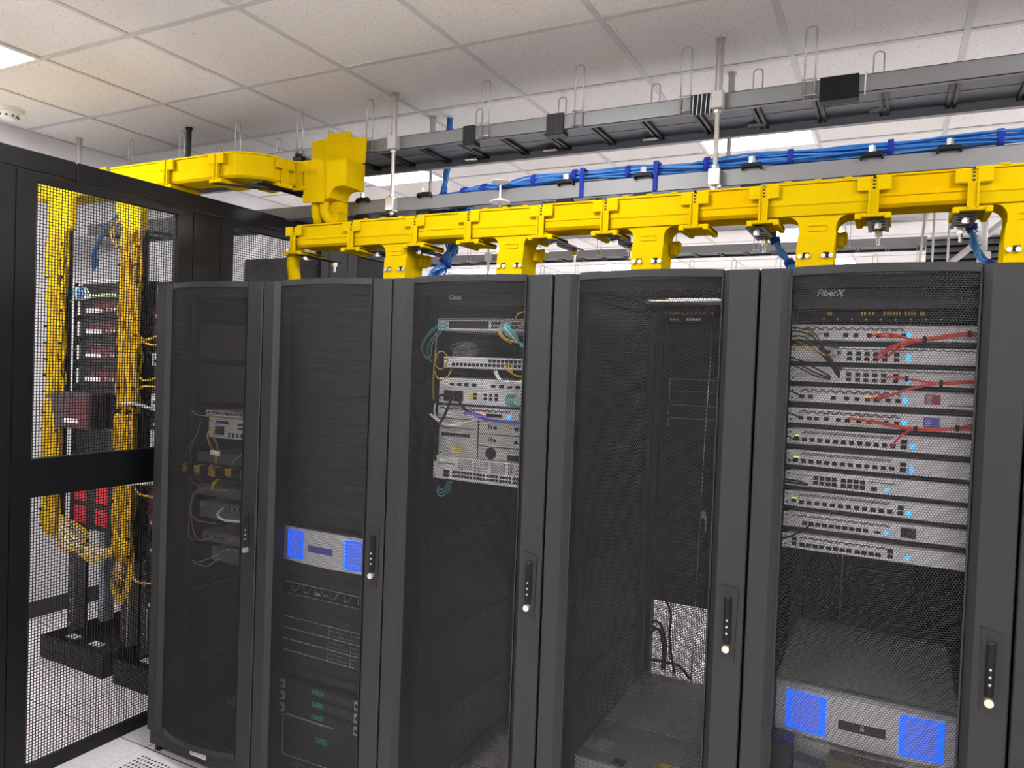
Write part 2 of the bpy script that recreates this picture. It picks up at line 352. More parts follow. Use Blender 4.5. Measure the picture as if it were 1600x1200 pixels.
def make_cabinet(x0, label, rear='full', sides=True):
    t = thing('server_cabinet', label, 'server cabinet', (x0, 0, 0))
    X = lambda a: x0+a
    fr = MB()
    for px in (0.004, 0.556):
        for py in (0.035, 1.03): fr.box(X(px), py, 0.05, X(px+0.04), py+0.04, 1.955)
    for pz in (0.05, 1.925):
        fr.box(X(0.044), 0.060, pz, X(0.556), 0.095, pz+0.03)
        fr.box(X(0.044), 1.035, pz, X(0.556), 1.07, pz+0.03)
        fr.box(X(0.006), 0.075, pz, X(0.03), 1.03, pz+0.03); fr.box(X(0.57), 0.075, pz, X(0.594), 1.03, pz+0.03)
    fr.build('frame', CHAR_D, t)
    tp = MB(); tp.box(X(0.003), 0.02, 1.955, X(0.597), 0.60, H); tp.box(X(0.003), 0.60, 1.955, X(0.04), 0.86, H)
    tp.box(X(0.36), 0.60, 1.955, X(0.597), 0.86, H); tp.box(X(0.003), 0.86, 1.955, X(0.597), 1.08, H)
    tp.build('top_panel', CHAR, t)
    if sides:
        for a, b in ((0.0015, 0.0045), (0.5955, 0.5985)):
            sp = MB().box(X(a), 0.02, 0.06, X(b), 1.08, 1.955)
            for zz in (0.72, 1.33): sp.box(X(a-0.0005 if a > 0.3 else b), 0.08, zz, X(a if a > 0.3 else b+0.0008), 1.02, zz+0.02)
            sp.build('side_panel', CHAR_D, t)
    for px in (0.047, 0.533):
        for py in (0.105, 0.84):
            rl = MB().box(X(px), py, 0.09, X(px+0.02), py+0.028, 1.92)
            rl.cur = 1
            for k in range(41):
                zz = 0.12+k*0.04445
                rl.box(X(px+0.006), py-0.0006, zz, X(px+0.014), py+0.001, zz+0.009)
            rl.build('mounting_rail', [CHAR_D, BLACK], t)
    for zz in (0.30, 0.62, 1.0, 1.38, 1.70):
        for px in (0.03, 0.545):
            MB().box(X(px), 0.14, zz, X(px+0.02), 0.84, zz+0.03).build('depth_rail', CHAR_D, t)
    rp = MB()
    if rear == 'full': rp.box(X(0.01), 1.082, 0.08, X(0.59), 1.092, 1.95)
    else: rp.box(X(0.01), 1.082, 0.685, X(0.59), 1.092, 1.95)
    for k in range(18): rp.box(X(0.08), 1.0795, 0.75+k*0.065, X(0.52), 1.0815, 0.755+k*0.065)
    if rear != 'full':
        wm = MB(); k_ = 0.026
        while k_ < 0.576: wm.box(X(k_), 1.084, 0.05, X(k_+0.0030), 1.0855, 0.685); k_ += 0.0072
        k_ = 0.055
        while k_ < 0.683: wm.box(X(0.022), 1.0842, k_, X(0.578), 1.0857, k_+0.0030); k_ += 0.0072
        wm.build('rear_mesh', CHAR_D, t)
        rp.box(X(0.01), 1.082, 0.05, X(0.022), 1.092, 0.685); rp.box(X(0.578), 1.082, 0.05, X(0.59), 1.092, 0.685)
    rp.build('rear_door', CHAR_D, t)
    pl = MB().box(X(0.003), -0.012, 0.034, X(0.597), 0.02, 0.098); pl.box(X(0.003), 0.02, 0.034, X(0.03), 1.06, 0.05); pl.box(X(0.57), 0.02, 0.034, X(0.597), 1.06, 0.05)
    pl.build('plinth', CHAR_D, t)
    for px in (0.035, 0.565):
        for py in (0.01, 1.03):
            c = MB().cyl((X(px-0.008), py, 0.0165), 0.0165, 0.016, 'x', 14); c.box(X(px-0.012), py-0.01, 0.018, X(px+0.012), py+0.012, 0.034)
            c.build('caster', BLACKG, t)
    # door
    d = MB()
    d.prism([(X(0.003), 0.018), (X(0.003), -0.026), (X(0.006), -0.029), (X(0.056), -0.029), (X(0.079), -0.011), (X(0.079), 0.006), (X(0.06), 0.018)][::-1], 'z', 0.100, 1.968)
    d.prism([(X(0.502), -0.010), (X(0.522), -0.029), (X(0.594), -0.029), (X(0.597), -0.026), (X(0.597), 0.018), (X(0.51), 0.018), (X(0.502), 0.006)][::-1], 'z', 0.100, 1.968)
    dd = MB(); door_strip(dd, 0.079, 0.502, 1.9505, 1.972); door_strip(dd, 0.079, 0.502, 0.100, 0.126)
    dd.prism([(0.075, -0.014), (0.0785, -0.014), (0.0785, 0.0), (0.075, 0.0)], 'z', 0.1, 1.955)
    n0 = len(d.v); d.v += [(p[0]+x0, p[1], p[2]) for p in dd.v]; d.f += [tuple(n0+i for i in f) for f in dd.f]; d.mi += dd.mi; d.sm += dd.sm
    door = d.build('door', CHAR, t)
    ed = MB(); ed.box(X(0.4985), -0.0155, 0.106, X(0.5025), -0.006, 1.951); ed.box(X(0.0775), -0.0155, 0.106, X(0.0805), -0.006, 1.951)
    ed.build('edge_strip', CHAR, door)
    pm = bpy.data.objects.new('perforated_panel', PERF); COL.objects.link(pm); pm.parent = door; ORG[pm.name] = Vector((x0, 0, 0))
    hp = MB().prism([(X(0.535), 1.115), (X(0.582), 1.105), (X(0.578), 0.905), (X(0.541), 0.915)], 'y', -0.0325, -0.029)
    hp.build('handle_plate', CHAR_D, door)
    hd = MB().box(X(0.5475), -0.042, 0.955, X(0.5665), -0.0325, 1.085, 0.006)
    hdl = hd.build('swing_handle', BLACK, door)
    bt = MB()
    for zz in (0.985, 1.003, 1.021): bt.cyl((X(0.557), -0.0435, zz), 0.003, 0.002, 'y', 8)
    bt.build('combination_wheel', SILV2, hdl)
    lk = MB().cyl((X(0.557), -0.047, 0.943), 0.0098, 0.016, 'y', 18); lk.build('lock', BRASS, door)
    return t
CAB = []
CABL = ['leftmost grey cabinet of the row, holding a few devices with loose yellow cables',
        'second grey cabinet from the left, filled with black blanking panels and a blue lit bezel',
        'middle cabinet with silver network gear and cables in its upper half',
        'nearly empty cabinet with a grey box lying on its bottom',
        'cabinet with a stack of eleven silver switches and a large blue lit unit',
        'cabinet cut off by the right edge of the picture']
for k in range(6):
    CAB.append(make_cabinet(k*W, CABL[k], 'open' if k in (2, 3) else 'full'))
# paper sticker on the plinth of the first cabinet
st = MB().box(0.250, -0.0134, 0.053, 0.343, -0.0122, 0.073)
lab = tag(st.build('paper_label', WHITE, org=(0.25, -0.013, 0.053)), 'white printed label stuck on the base of the leftmost cabinet', 'label')
b = MB()
for k in range(8): b.box(0.259+k*0.0095+(0.004 if k > 4 else 0), -0.0138, 0.059+0.0015*(k % 2), 0.265+k*0.0095+(0.004 if k > 4 else 0), -0.0133, 0.066-0.001*(k % 3))
b.build('faint_print', LABG, lab)

# ------------------------------------------------------------------ rack device helpers
YD = 0.10
PORT = None
def port(x, z, parent, y=YD, w=0.0125, h=0.0105, m_=None, name='ethernet_port'):
    b = MB().box(x-w/2, y-0.0014, z-h/2, x+w/2, y+0.0005, z+h/2)
    b.cur = 1; b.box(x-w*0.3, y-0.0018, z-h/2+0.001, x+w*0.3, y-0.0013, z-h/2+0.0028)
    return b.build(name, [m_ or BLACK, BLACKG], parent)
def device(name, label, cat, x0, x1, z0, z1, depth=0.3, y=YD, face=SILV, group=None, ears=True, body=None, inset=0.012):
    t = thing(name, label, cat, (x0, y, z0), group)
    b = MB().box(x0+inset, y+0.0026, z0, x1-0.012, y+depth, z1)
    b.build('chassis', body or face, t)
    f = MB().box(x0, y, z0+0.0005, x1, y+0.0025, z1-0.0005, 0.001)
    if ears:
        f.cur = 1
        for xx in (x0+0.008, x1-0.008):
            for zz in (z0+0.010, z1-0.010): f.cyl((xx, y-0.0008, zz), 0.0028, 0.001, 'y', 8)
    f.build('front_panel', [face, BLACKG], t)
    return t
def chevrons(x0, x1, z, h, parent, y=YD, step=0.0085, zig=True, name='vent_slots', m_=BLACK, w=0.0030):
    b = MB(); x = x0; k = 0
    while x < x1:
        s_ = 1 if (k//2 % 2 == 0 or not zig) else -1
        dx = 0.0048*s_
        b.prism([(x-dx-w/2, z-h/2), (x-dx+w/2, z-h/2), (x+dx+w/2, z+h/2), (x+dx-w/2, z+h/2)], 'y', y-0.0009, y+0.0003)
        x += step*(0.55 if k % 2 == 0 else 0.75); k += 1
    return b.build(name, m_, parent)
def ring(x, z, parent, y=YD, r=0.006):
    b = MB(); n = 18
    vs = []
    for k in range(n):
        a = 2*math.pi*k/n
        vs += [(x+r*math.cos(a), y-0.001, z+r*math.sin(a)), (x+r*0.45*math.cos(a), y-0.001, z+r*0.45*math.sin(a))]
    b.add(vs, [(2*k, 2*k+1, (2*k+3) % (2*n), (2*k+2) % (2*n)) for k in range(n)])
    b.box(x-0.0008, y-0.001, z-r*1.9, x+0.0008, y-0.0004, z+r*1.9)
    return b.build('status_light', LBLUE, parent)
def cable(name, label, cat, pts, r, m_, group=None, n=6, seg=7):
    p0 = pts[0]
    return tag(MB().tube(spline(pts, seg), r, n).build(name, m_, org=p0), label, cat, group)

# ------------------------------------------------------------------ fifth cabinet: silver switches
X0, X1 = 2.472, 2.919
UZ = [(1.787, 1.829), (1.729, 1.771), (1.673, 1.715), (1.617, 1.659), (1.558, 1.600), (1.500, 1.543), (1.441, 1.483), (1.384, 1.427), (1.327, 1.370), (1.270, 1.312), (1.210, 1.252)]
UL = ['topmost silver switch with a zigzag vent and the upper red cables',
      'silver switch with twelve paired ports, second from the top, red cables crossing it',
      'silver switch with paired ports, third from the top',
      'silver switch with a maroon display, fourth from the top',
      'silver switch with an indigo display, fifth from the top',
      'silver switch with a row of twelve ports right below the red cables',
      'silver switch with twelve ports, seventh from the top, above a navy gap',
      'silver switch with two blocks of eight ports, eighth from the top',
      'silver switch with a row of twelve ports, ninth from the top',
      'silver switch with a square dark screen, second from the bottom of the stack',
      'lowest silver switch of the stack with ports in three groups']
for i, (z0, z1) in enumerate(UZ):
    t = device('network_switch', UL[i], 'network switch', X0, X1, z0, z1, 0.32, group='silver switches in the fifth cabinet')
    zm = (z0+z1)/2; zl = zm-0.006
    if i in (0, 3, 4):
        chevrons(2.505, 2.745, z1-0.010, 0.009, t)
        xs = {0: (2.560, 2.608, 2.633, 2.665, 2.687, 2.717, 2.746), 3: (2.585, 2.618, 2.643, 2.668, 2.690, 2.717, 2.740), 4: (2.545, 2.570, 2.600, 2.622, 2.650, 2.675, 2.715, 2.740)}[i]
        for x in xs: port(x, zl, t)
        for x in ((2.505, 2.528) if i else (2.52,)): port(x, zl, t, m_=BLACKG)
        for x in xs[3:5]: MB().box(x-0.005, YD-0.0018, zl+0.007, x+0.005, YD-0.001, zl+0.0095).build('link_light', LAMP, t)
        ring(2.757, zl+0.002, t)
        if i: MB().box(2.800, YD-0.0012, zm-0.011, 2.836, YD-0.0002, zm+0.014).build('display', DISPR if i == 3 else DISPB, t)
        if i:
            d_ = MB()
            for q in range(4): d_.box(2.803, YD-0.0016, zm-0.007+q*0.005, 2.817, YD-0.0011, zm-0.0055+q*0.005)
            d_.build('display_text', SILV, t)
        MB().box(2.852, YD-0.0011, zm-0.012, 2.908, YD-0.0004, zm-0.0105).build('card_slot', BLACK, t)
    elif i in (1, 2):
        chevrons(2.60, 2.905, z1-0.006, 0.005, t, step=0.008)
        for x in (2.620, 2.642, 2.662, 2.683, 2.704, 2.732):
            for dz in (0.003, -0.011): port(x, zm+dz, t, h=0.010)
        ring(2.760, zm-0.006, t)
    elif i in (5, 6, 8):
        chevrons(2.515, 2.735, z1-0.009, 0.008, t, step=0.0085, zig=False)
        for k in range(12): port(2.517+k*0.0197, zl-0.002, t)
        for dz in (0.006, -0.008): port(2.759, zm+dz-0.001, t, w=0.014, h=0.011)
        ring(2.779, zm-0.006, t)
        port(2.497, zl, t, m_=DNAVY); MB().box(2.492, YD-0.002, zl+0.006, 2.504, YD-0.001, zl+0.009).build('link_light', LGREEN, t)
    elif i == 7:
        for blk in (2.551, 2.620):
            for k in range(4):
                for dz in (0.005, -0.009): port(blk+k*0.0155, zm+dz, t, w=0.0125, h=0.0105)
        port(2.694, zm-0.010, t, w=0.014); ring(2.725, zm-0.010, t, r=0.004)
        chevrons(2.475+0.02, 2.54, z1-0.012, 0.002, t, step=0.006); chevrons(2.685, 2.745, z1-0.014, 0.003, t, step=0.006)
    elif i == 9:
        chevrons(2.50, 2.735, z1-0.010, 0.006, t, step=0.0075)
        for k in range(10): port(2.528+k*0.0168, zl-0.002, t, w=0.0135)
        port(2.708, zl-0.003, t, w=0.014, h=0.007); ring(2.729, zl-0.002, t, r=0.005)
        MB().box(2.761, YD-0.0012, zm-0.014, 2.797, YD-0.0002, zm+0.012).build('display', DISP, t)
    else:
        chevrons(2.52, 2.735, z1-0.010, 0.006, t, step=0.0075)
        for g_ in (2.524, 2.592, 2.662):
            for k in range(4): port(g_+k*0.0165, zl-0.002, t, w=0.0135)
        for dz in (0.006, -0.008): port(2.503, zm+dz, t); port(2.740, zm+dz, t)
        ring(2.780, zl, t, r=0.005)
    tx = MB()
    for q in range(6): tx.box(2.862+q*0.007, YD-0.0006, z1-0.008, 2.867+q*0.007, YD-0.0002, z1-0.0062)
    tx.box(2.896, YD-0.0006, z0+0.008, 2.906, YD-0.0002, z0+0.011)
    tx.build('printed_text', SILV2, t)
# dark strips standing in for the black of the open gaps between switches
for i in range(10):
    za, zb = UZ[i+1][1]+0.001, UZ[i][0]-0.001
    c_ = ['first', 'second', 'third', 'fourth', 'fifth', 'sixth', 'seventh', 'eighth', 'ninth', 'tenth'][i]
    tag(MB().box(X0+0.002, 0.125, za, X1-0.002, 0.40, zb).build('gap_fill', GAP if i != 6 else DNAVY, org=(X0, 0.125, za)),
        'dark strip standing in for the %s dark gap from the top between silver switches' % c_, 'blanking panel', 'dark strips between the silver switches')
# top patch enclosure of the fifth cabinet
t = device('fibre_enclosure', 'black fibre enclosure with a white logo at the top of the fifth cabinet', 'patch panel', X0, X1, 1.872, 1.945, 0.3, face=GAP)
text('FiberX', 0.024, (2.530, YD-0.0012, 1.908), WHITE, t, shear=0.3, bold=0.0005)
text('\\', 0.016, (2.588, YD-0.0012, 1.904), SILV, t)
MB().cyl((2.872, YD-0.003, 1.915), 0.005, 0.003, 'y', 12).build('latch_knob', BLACK, t)
t = device('fibre_patch_panel', 'black patch panel with yellow fibre connectors above the silver switches', 'patch panel', X0, X1, 1.840, 1.870, 0.2, y=0.13, face=BLACK)
cx_ = (2.562, 2.568, 2.645, 2.652, 2.662, 2.672, 2.698, 2.706, 2.713, 2.720, 2.727, 2.734, 2.748, 2.755, 2.762, 2.769, 2.783, 2.789)
for x in cx_: MB().box(x-0.0022, 0.108, 1.856, x+0.0022, 0.129, 1.866).build('fibre_connector', YFIB, t)
for k in range(9): MB().cyl((2.55+k*0.035, 0.127, 1.847), 0.0025, 0.003, 'y', 8).build('adapter_cap', SILV2, t)
# red cable looms
def loom(name, label, cat, runs, r, m_, ties=(), tie_mat=BLACK, tie_r=0.012, group=None, tie_axis='x', tie_w=0.008):
    t = thing(name, label, cat, runs[0][0], group)
    for p_ in runs: MB().tube(spline(p_, 7), r, 6).build('cable', m_ if not isinstance(m_, (list, tuple)) else random.choice(m_), t)
    for q in ties:
        b = MB(); b.cyl((q[0]-tie_w/2, q[1], q[2]), tie_r, tie_w, tie_axis, 12); b.build('cable_tie', tie_mat, t)
    return t
def c5(x, z, y=0.06): return (x, y, z)
loom('red_cable_loom', 'red patch cables tied across the two topmost silver switches', 'cable bundle',
     [[c5(2.668, 1.800, .092), c5(2.71, 1.806, .07), c5(2.76, 1.793), c5(2.79, 1.792), c5(2.85, 1.803), c5(2.89, 1.808), c5(2.94, 1.806, .08)],
      [c5(2.690, 1.800, .092), c5(2.73, 1.798, .07), c5(2.79, 1.789), c5(2.86, 1.800), c5(2.89, 1.805), c5(2.945, 1.800, .08)],
      [c5(2.683, 1.742, .092), c5(2.70, 1.762, .075), c5(2.74, 1.781), c5(2.79, 1.791, .055), c5(2.86, 1.806, .055), c5(2.94, 1.812, .08)],
      [c5(2.690, 1.740, .092), c5(2.715, 1.765, .07), c5(2.75, 1.782), c5(2.79, 1.793, .062), c5(2.86, 1.804, .062), c5(2.94, 1.809, .08)],
      [c5(2.706, 1.742, .092), c5(2.735, 1.768, .07), c5(2.765, 1.783), c5(2.79, 1.789, .055), c5(2.86, 1.801, .055), c5(2.94, 1.803, .08)]],
     0.0028, RED, [(2.792, 0.059, 1.791), (2.888, 0.060, 1.806)], tie_r=0.0085)
loom('red_cable_loom', 'red patch cables running right over the third and fourth silver switches', 'cable bundle',
     [[c5(2.704, 1.692, .092), c5(2.74, 1.694, .07), c5(2.78, 1.687), c5(2.83, 1.682), c5(2.88, 1.688), c5(2.94, 1.692, .08)],
      [c5(2.732, 1.690, .092), c5(2.76, 1.690, .07), c5(2.80, 1.685), c5(2.83, 1.680), c5(2.88, 1.685), c5(2.94, 1.689, .08)],
      [c5(2.668, 1.634, .092), c5(2.71, 1.644, .07), c5(2.75, 1.660), c5(2.79, 1.675), c5(2.83, 1.683), c5(2.88, 1.690), c5(2.94, 1.694, .08)],
      [c5(2.690, 1.632, .092), c5(2.72, 1.645, .07), c5(2.76, 1.662), c5(2.80, 1.675), c5(2.83, 1.680), c5(2.88, 1.687), c5(2.94, 1.690, .08)]],
     0.0028, RED, [(2.757, 0.064, 1.691), (2.833, 0.060, 1.682), (2.918, 0.066, 1.690)], tie_r=0.0085)
loom('red_cable_loom', 'red patch cables running right over the fifth silver switch', 'cable bundle',
     [[c5(2.624, 1.580, .092), c5(2.66, 1.578, .07), c5(2.73, 1.569), c5(2.78, 1.564), c5(2.87, 1.574), c5(2.94, 1.594, .08)],
      [c5(2.652, 1.580, .092), c5(2.70, 1.572, .07), c5(2.78, 1.561), c5(2.87, 1.570), c5(2.94, 1.585, .08)],
      [c5(2.677, 1.578, .092), c5(2.72, 1.573, .066), c5(2.78, 1.566), c5(2.87, 1.572), c5(2.94, 1.578, .08)],
      [c5(2.733, 1.514, .092), c5(2.742, 1.533, .07), c5(2.76, 1.553), c5(2.78, 1.561), c5(2.87, 1.570), c5(2.94, 1.572, .08)]],
     0.0028, RED, [(2.782, 0.060, 1.563), (2.873, 0.061, 1.572)], tie_r=0.0085)
# yellow, navy and black leads at the left of the switches
yl = [[c5(2.478, 1.818, .07), c5(2.50, 1.806, .07), c5(2.54, 1.800, .09)], [c5(2.474, 1.795, .07), c5(2.51, 1.797, .06), c5(2.55, 1.806, .09)],
      [c5(2.476, 1.785, .07), c5(2.52, 1.770, .06), c5(2.56, 1.748, .06), c5(2.59, 1.745, .095)], [c5(2.474, 1.776, .07), c5(2.50, 1.766, .06), c5(2.53, 1.755, .06), c5(2.545, 1.75, .095)]]
loom('yellow_patch_leads', 'yellow leads curling into the left ports of the topmost switches', 'cable', yl, 0.0017, YFIB)
bk = [[c5(2.474, 1.80+dz, .07), c5(2.50, 1.80+dz*0.7, .06), c5(2.53, 1.785+dz, .06), c5(2.56, 1.75+dz*0.5, .07), c5(2.598, 1.692+dz*0.3, .097)] for dz in (0.022, 0.01, -0.006, -0.02)]
bk += [[c5(2.472, 1.738+dz, .07), c5(2.50, 1.73+dz, .06), c5(2.54, 1.71+dz, .06), c5(2.575, 1.69+dz*0.4, .097)] for dz in (0.0, -0.012, -0.02)]
loom('black_patch_leads', 'black leads drooping over the left ends of the upper three switches', 'cable', bk, 0.0022, [BLACK, BLACKG])
for (zz, lab_) in ((1.64, 'fourth'), (1.58, 'fifth'), (1.515, 'sixth'), (1.455, 'seventh')):
    loom('black_patch_lead', 'thin black lead into the left end of the %s switch' % lab_, 'cable', [[c5(2.462, zz+0.012, .07), c5(2.48, zz+0.006, .06), c5(2.498, zz-0.004, .097)]], 0.002, BLACK)
loom('black_patch_lead', 'black lead pair plugged into the eighth silver switch', 'cable', [[c5(2.462, 1.403, .07), c5(2.50, 1.402, .07), c5(2.53, 1.393, .095)], [c5(2.462, 1.397, .07), c5(2.50, 1.396, .065), c5(2.53, 1.389, .095)]], 0.0024, BLACKG)
loom('black_patch_lead', 'black lead rising to the green lit port of the second lowest switch', 'cable', [[c5(2.463, 1.233, .07), c5(2.50, 1.252, .06), c5(2.53, 1.272, .065), c5(2.545, 1.284, .097)]], 0.0028, BLACK)
np_ = MB().box(2.566, 0.075, 1.752, 2.574, 0.1, 1.760)
for (x, z) in ((2.572, 1.768), (2.584, 1.766), (2.590, 1.750), (2.545, 1.760), (2.556, 1.752), (2.594, 1.708), (2.585, 1.700)):
    np_.box(x, 0.078, z, x+0.009, 0.0985, z+0.009)
tag(np_.build('navy_plug_cluster', DNAVY, org=(2.56, 0.08, 1.75)), 'navy plugs crowded into the left ports of the second and third switches', 'cable plug', kind='stuff')

# fifth cabinet: big blue lit unit on the bottom
def storage_bezel(root, x0, x1, z0, z1, y, win, disp, dm=DISP):
    n = 10; prof = []
    for k in range(n+1):
        u = k/n; prof.append((x0+(x1-x0)*u, y-0.016*math.sin(math.pi*u)))
    b = MB(); b.prism(prof+[(x1, y+0.012), (x0, y+0.012)], 'z', z0, z1)
    b.build('bezel', SILV, root)
    yf = lambda x: y-0.016*math.sin(math.pi*(x-x0)/(x1-x0))
    for (a, c) in win:
        w_ = MB(); zz0, zz1 = z0+0.012, z1-0.012
        def q(xa, xb, za, zb, mi, o=0.002):
            w_.cur = mi; w_.prism([(xa, yf(xa)-o), (xb, yf(xb)-o), (xb, yf(xb)+0.004), (xa, yf(xa)+0.004)], 'z', za, zb)
        m_ = (c-a)
        q(a, a+m_*0.13, zz0, zz1, 0); q(c-m_*0.16, c, zz0, zz1, 0); q(a+m_*0.13, c-m_*0.16, zz0, zz0+0.008, 0); q(a+m_*0.13, c-m_*0.16, zz1-0.006, zz1, 0)
        q(a+m_*0.13, c-m_*0.16, zz0+0.008, zz1-0.006, 1, 0.0012)
        for k in range(5): q(a+m_*(0.18+0.1*k), a+m_*(0.185+0.1*k), zz0+0.01, zz1-0.008, 0, 0.0022)
        w_.build('light_window', [BGLOW, BGLOW2], root)
    a, c, za, zb = disp
    d = MB().prism([(a, yf(a)-0.002), (c, yf(c)-0.002), (c, yf(c)+0.003), (a, yf(a)+0.003)], 'z', za, zb)
    dp = d.build('display', dm, root)
    return yf
t = thing('storage_server', 'large storage unit with two blue lit windows low in the fifth cabinet', 'storage server', (2.466, 0.16, 0.665))
yf = storage_bezel(t, 2.468, 2.920, 0.672, 0.803, 0.165, [(2.497, 2.602), (2.783, 2.888)], (2.634, 2.752, 0.716, 0.742))
b = MB().box(2.470, 0.178, 0.672, 2.918, 0.755, 0.812); b.build('chassis', LIDG, t)
b = MB().box(2.466, 0.172, 0.812, 2.922, 0.755, 0.8165); b.box(2.466, 0.150, 0.803, 2.922, 0.182, 0.8165, 0.003); b.build('lid', LIDG, t)
b = MB().cyl((2.694, yf(2.694)-0.0032, 0.729), 0.0045, 0.001, 'y', 12); b.box(2.690, yf(2.694)-0.0032, 0.7375, 2.698, yf(2.694)-0.002, 0.739); b.build('power_symbol', SILV, t)
# white shelf front and cardboard boxes below it
t2 = MB().box(2.470, 0.185, 0.52, 2.918, 0.60, 0.671)
tag(t2.build('lower_storage_unit', SILV, org=(2.47, 0.185, 0.52)), 'pale metal unit directly beneath the blue lit unit', 'storage server')
b = MB().box(2.468, 0.075, 0.50, 2.524, 0.15, 0.672, 0.002)
tag(b.build('navy_end_block', mat('navy_plastic', (0.008, 0.008, 0.026), 0.5, noise=0.1), org=(2.462, 0.095, 0.50)), 'dark navy block at the bottom left behind the fifth cabinet door', 'box')
b = MB(); b.prism([(2.617, 0.659), (2.800, 0.659), (2.798, 0.40), (2.606, 0.40)], 'y', 0.085, 0.14)
tag(b.build('cardboard_box', BRONZE, org=(2.6, 0.085, 0.4)), 'dark brown cardboard carton at the bottom of the fifth cabinet', 'box')
b = MB(); b.prism([(2.531, 0.632), (2.606, 0.622), (2.604, 0.40), (2.52, 0.40)], 'y', 0.085, 0.14)
tag(b.build('grey_box', GREYLID, org=(2.53, 0.085, 0.4)), 'small dark grey box left of the brown carton', 'box')
b = MB().cyl((2.848, 0.10, 0.60), 0.026, 0.02, 'y', 20)
tag(b.build('cable_spool', mat('plum_plastic', (0.06, 0.02, 0.05), 0.5, noise=0.2), org=(2.848, 0.1, 0.6)), 'dark plum round spool right of the brown carton', 'spool')
# hanging black power cords behind
for i, (xx, lab_) in enumerate(((2.50, 'left'), (2.82, 'right'))):
    runs = []
    for k in range(9):
        a = random.uniform(0, 0.05)
        runs.append([(xx+a, 0.75, 1.22), (xx+0.05+a+random.uniform(-.04, .06), 0.78, 1.05), (xx+0.09+a+random.uniform(-.05, .06), 0.74, 0.93), (xx+0.03+a, 0.76, 0.85), (xx+a-0.01, 0.72, 0.98), (xx+0.02+a, 0.80, 1.15)])
    loom('power_cord_coil', 'coil of black power cords hanging in the %s rear of the fifth cabinet' % lab_, 'cable', runs, 0.0045, [BLACK, BLACKG])
b = MB().box(2.66, 0.70, 1.14, 2.77, 0.705, 1.235)
tag(b.build('paper_tag', LABG, org=(2.66, .7, 1.14)), 'pale hanging tag under the lowest silver switch', 'label')
MBp = MB().tube([(2.60, 0.74, 1.24), (2.60, 0.74, 0.84)], 0.003, 6)
tag(MBp.build('steel_rod', ZINC, org=(2.6, .74, .84)), 'thin bright rod standing behind the fifth cabinet lid', 'rod')

# ------------------------------------------------------------------ second cabinet: blanks, bezel, servers
XA, XB = 0.622, 1.098
PITCH_U = 0.04445
def blank(z0, z1, x0=XA, x1=XB, y=YD):
    h = z1-z0; b = MB()
    b.prism([(y, z0+0.001), (y, z0+h*0.30), (y-0.005, z0+h*0.38), (y-0.005, z0+h*0.80), (y, z0+h*0.88), (y, z1-0.001), (y+0.012, z1-0.001), (y+0.012, z0+0.001)][::-1], 'x', x0, x1)
    return b
z = 1.935; first = None
names_ = ['topmost', 'second', 'third', 'fourth', 'fifth', 'sixth', 'seventh', 'eighth', 'ninth', 'tenth', 'eleventh', 'twelfth', 'thirteenth', 'fourteenth', 'fifteenth', 'sixteenth', 'seventeenth', 'eighteenth', 'nineteenth', 'lowest']
for i in range(20):
    z0 = 1.935-PITCH_U*(i+1)
    if first is None:
        first = blank(0, PITCH_U).build('blanking_panel', GAP, org=(0, 0, 0)); o = first
        for q in first.data.vertices: q.co.x -= XA
    else:
        o = first.copy(); COL.objects.link(o)
    o.location = (XA, 0, z0)
    tag(o, 'black blanking panel, %s of the stack above the blue lit bezel' % names_[i], 'blanking panel', 'blanking panels in the second cabinet')
t = thing('storage_server', 'silver fronted storage unit with two blue lit windows in the second cabinet', 'storage server', (0.622, 0.1, 0.885))
yf = storage_bezel(t, 0.622, 1.096, 0.893, 1.026, 0.092, [(0.650, 0.738), (0.940, 1.060)], (0.763, 0.885, 0.944, 0.969), DISPB)
MB().box(0.672, 0.105, 0.893, 1.09, 0.70, 1.026).build('chassis', CHAR_D, t)
MB().box(0.624, 0.09, 1.026, 1.096, 0.30, 1.032).build('lid', CHAR_D, t)
b = MB()
for k in range(9): b.cyl((0.945, yf(0.945)-0.0035, 0.906+k*0.0135), 0.0016, 0.001, 'y', 6)
b.build('indicator_light', mat('cyan_light', (0.2, 0.7, 1), 0.5, emit=(0.2, 0.8, 1), es=0.7), t)
for (z0, z1, l_) in ((0.850, 0.893, 'directly beneath the blue lit bezel'), (0.806, 0.850, 'just above the server with hexagon bezel'), (0.718, 0.757, 'just below the server with hexagon bezel'), (0.676, 0.718, 'just above the disk shelf'),
                     (0.487, 0.530, 'just below the disk shelf'), (0.443, 0.487, 'second below the disk shelf')):
    tag(blank(z0, z1).build('blanking_panel', GAP, org=(XA, 0.1, z0)), 'black blanking panel %s in the second cabinet' % l_, 'blanking panel', 'blanking panels in the second cabinet')
t = device('rack_server', 'black server with a row of pale trapezoid outlines in the second cabinet', 'server', XA, XB, 0.757, 0.806, 0.6, face=BLACK, inset=0.05)
b = MB()
for k, xx in enumerate((0.668, 0.728, 0.788, 0.860, 0.928, 0.995, 1.060)):
    pz = [(xx, 0.798), (xx+0.003, 0.774), (xx+0.022, 0.774), (xx+0.038, 0.797)]
    for a, c in zip(pz[:-1], pz[1:]):
        b.tube([(a[0], YD-0.0015, a[1]), (c[0], YD-0.0015, c[1])], 0.0010, 4)
b.box(XA+0.01, YD-0.002, 0.8025, XB, YD-0.0005, 0.8045); b.box(XA+0.03, YD-0.002, 0.7585, XB, YD-0.0005, 0.7598)
b.build('bezel_outline', SILV2, t)
text('DELL', 0.015, (0.783, YD-0.003, 0.7745), SILV, t); text('EMC', 0.0145, (0.826, YD-0.003, 0.7745), LABG, t)
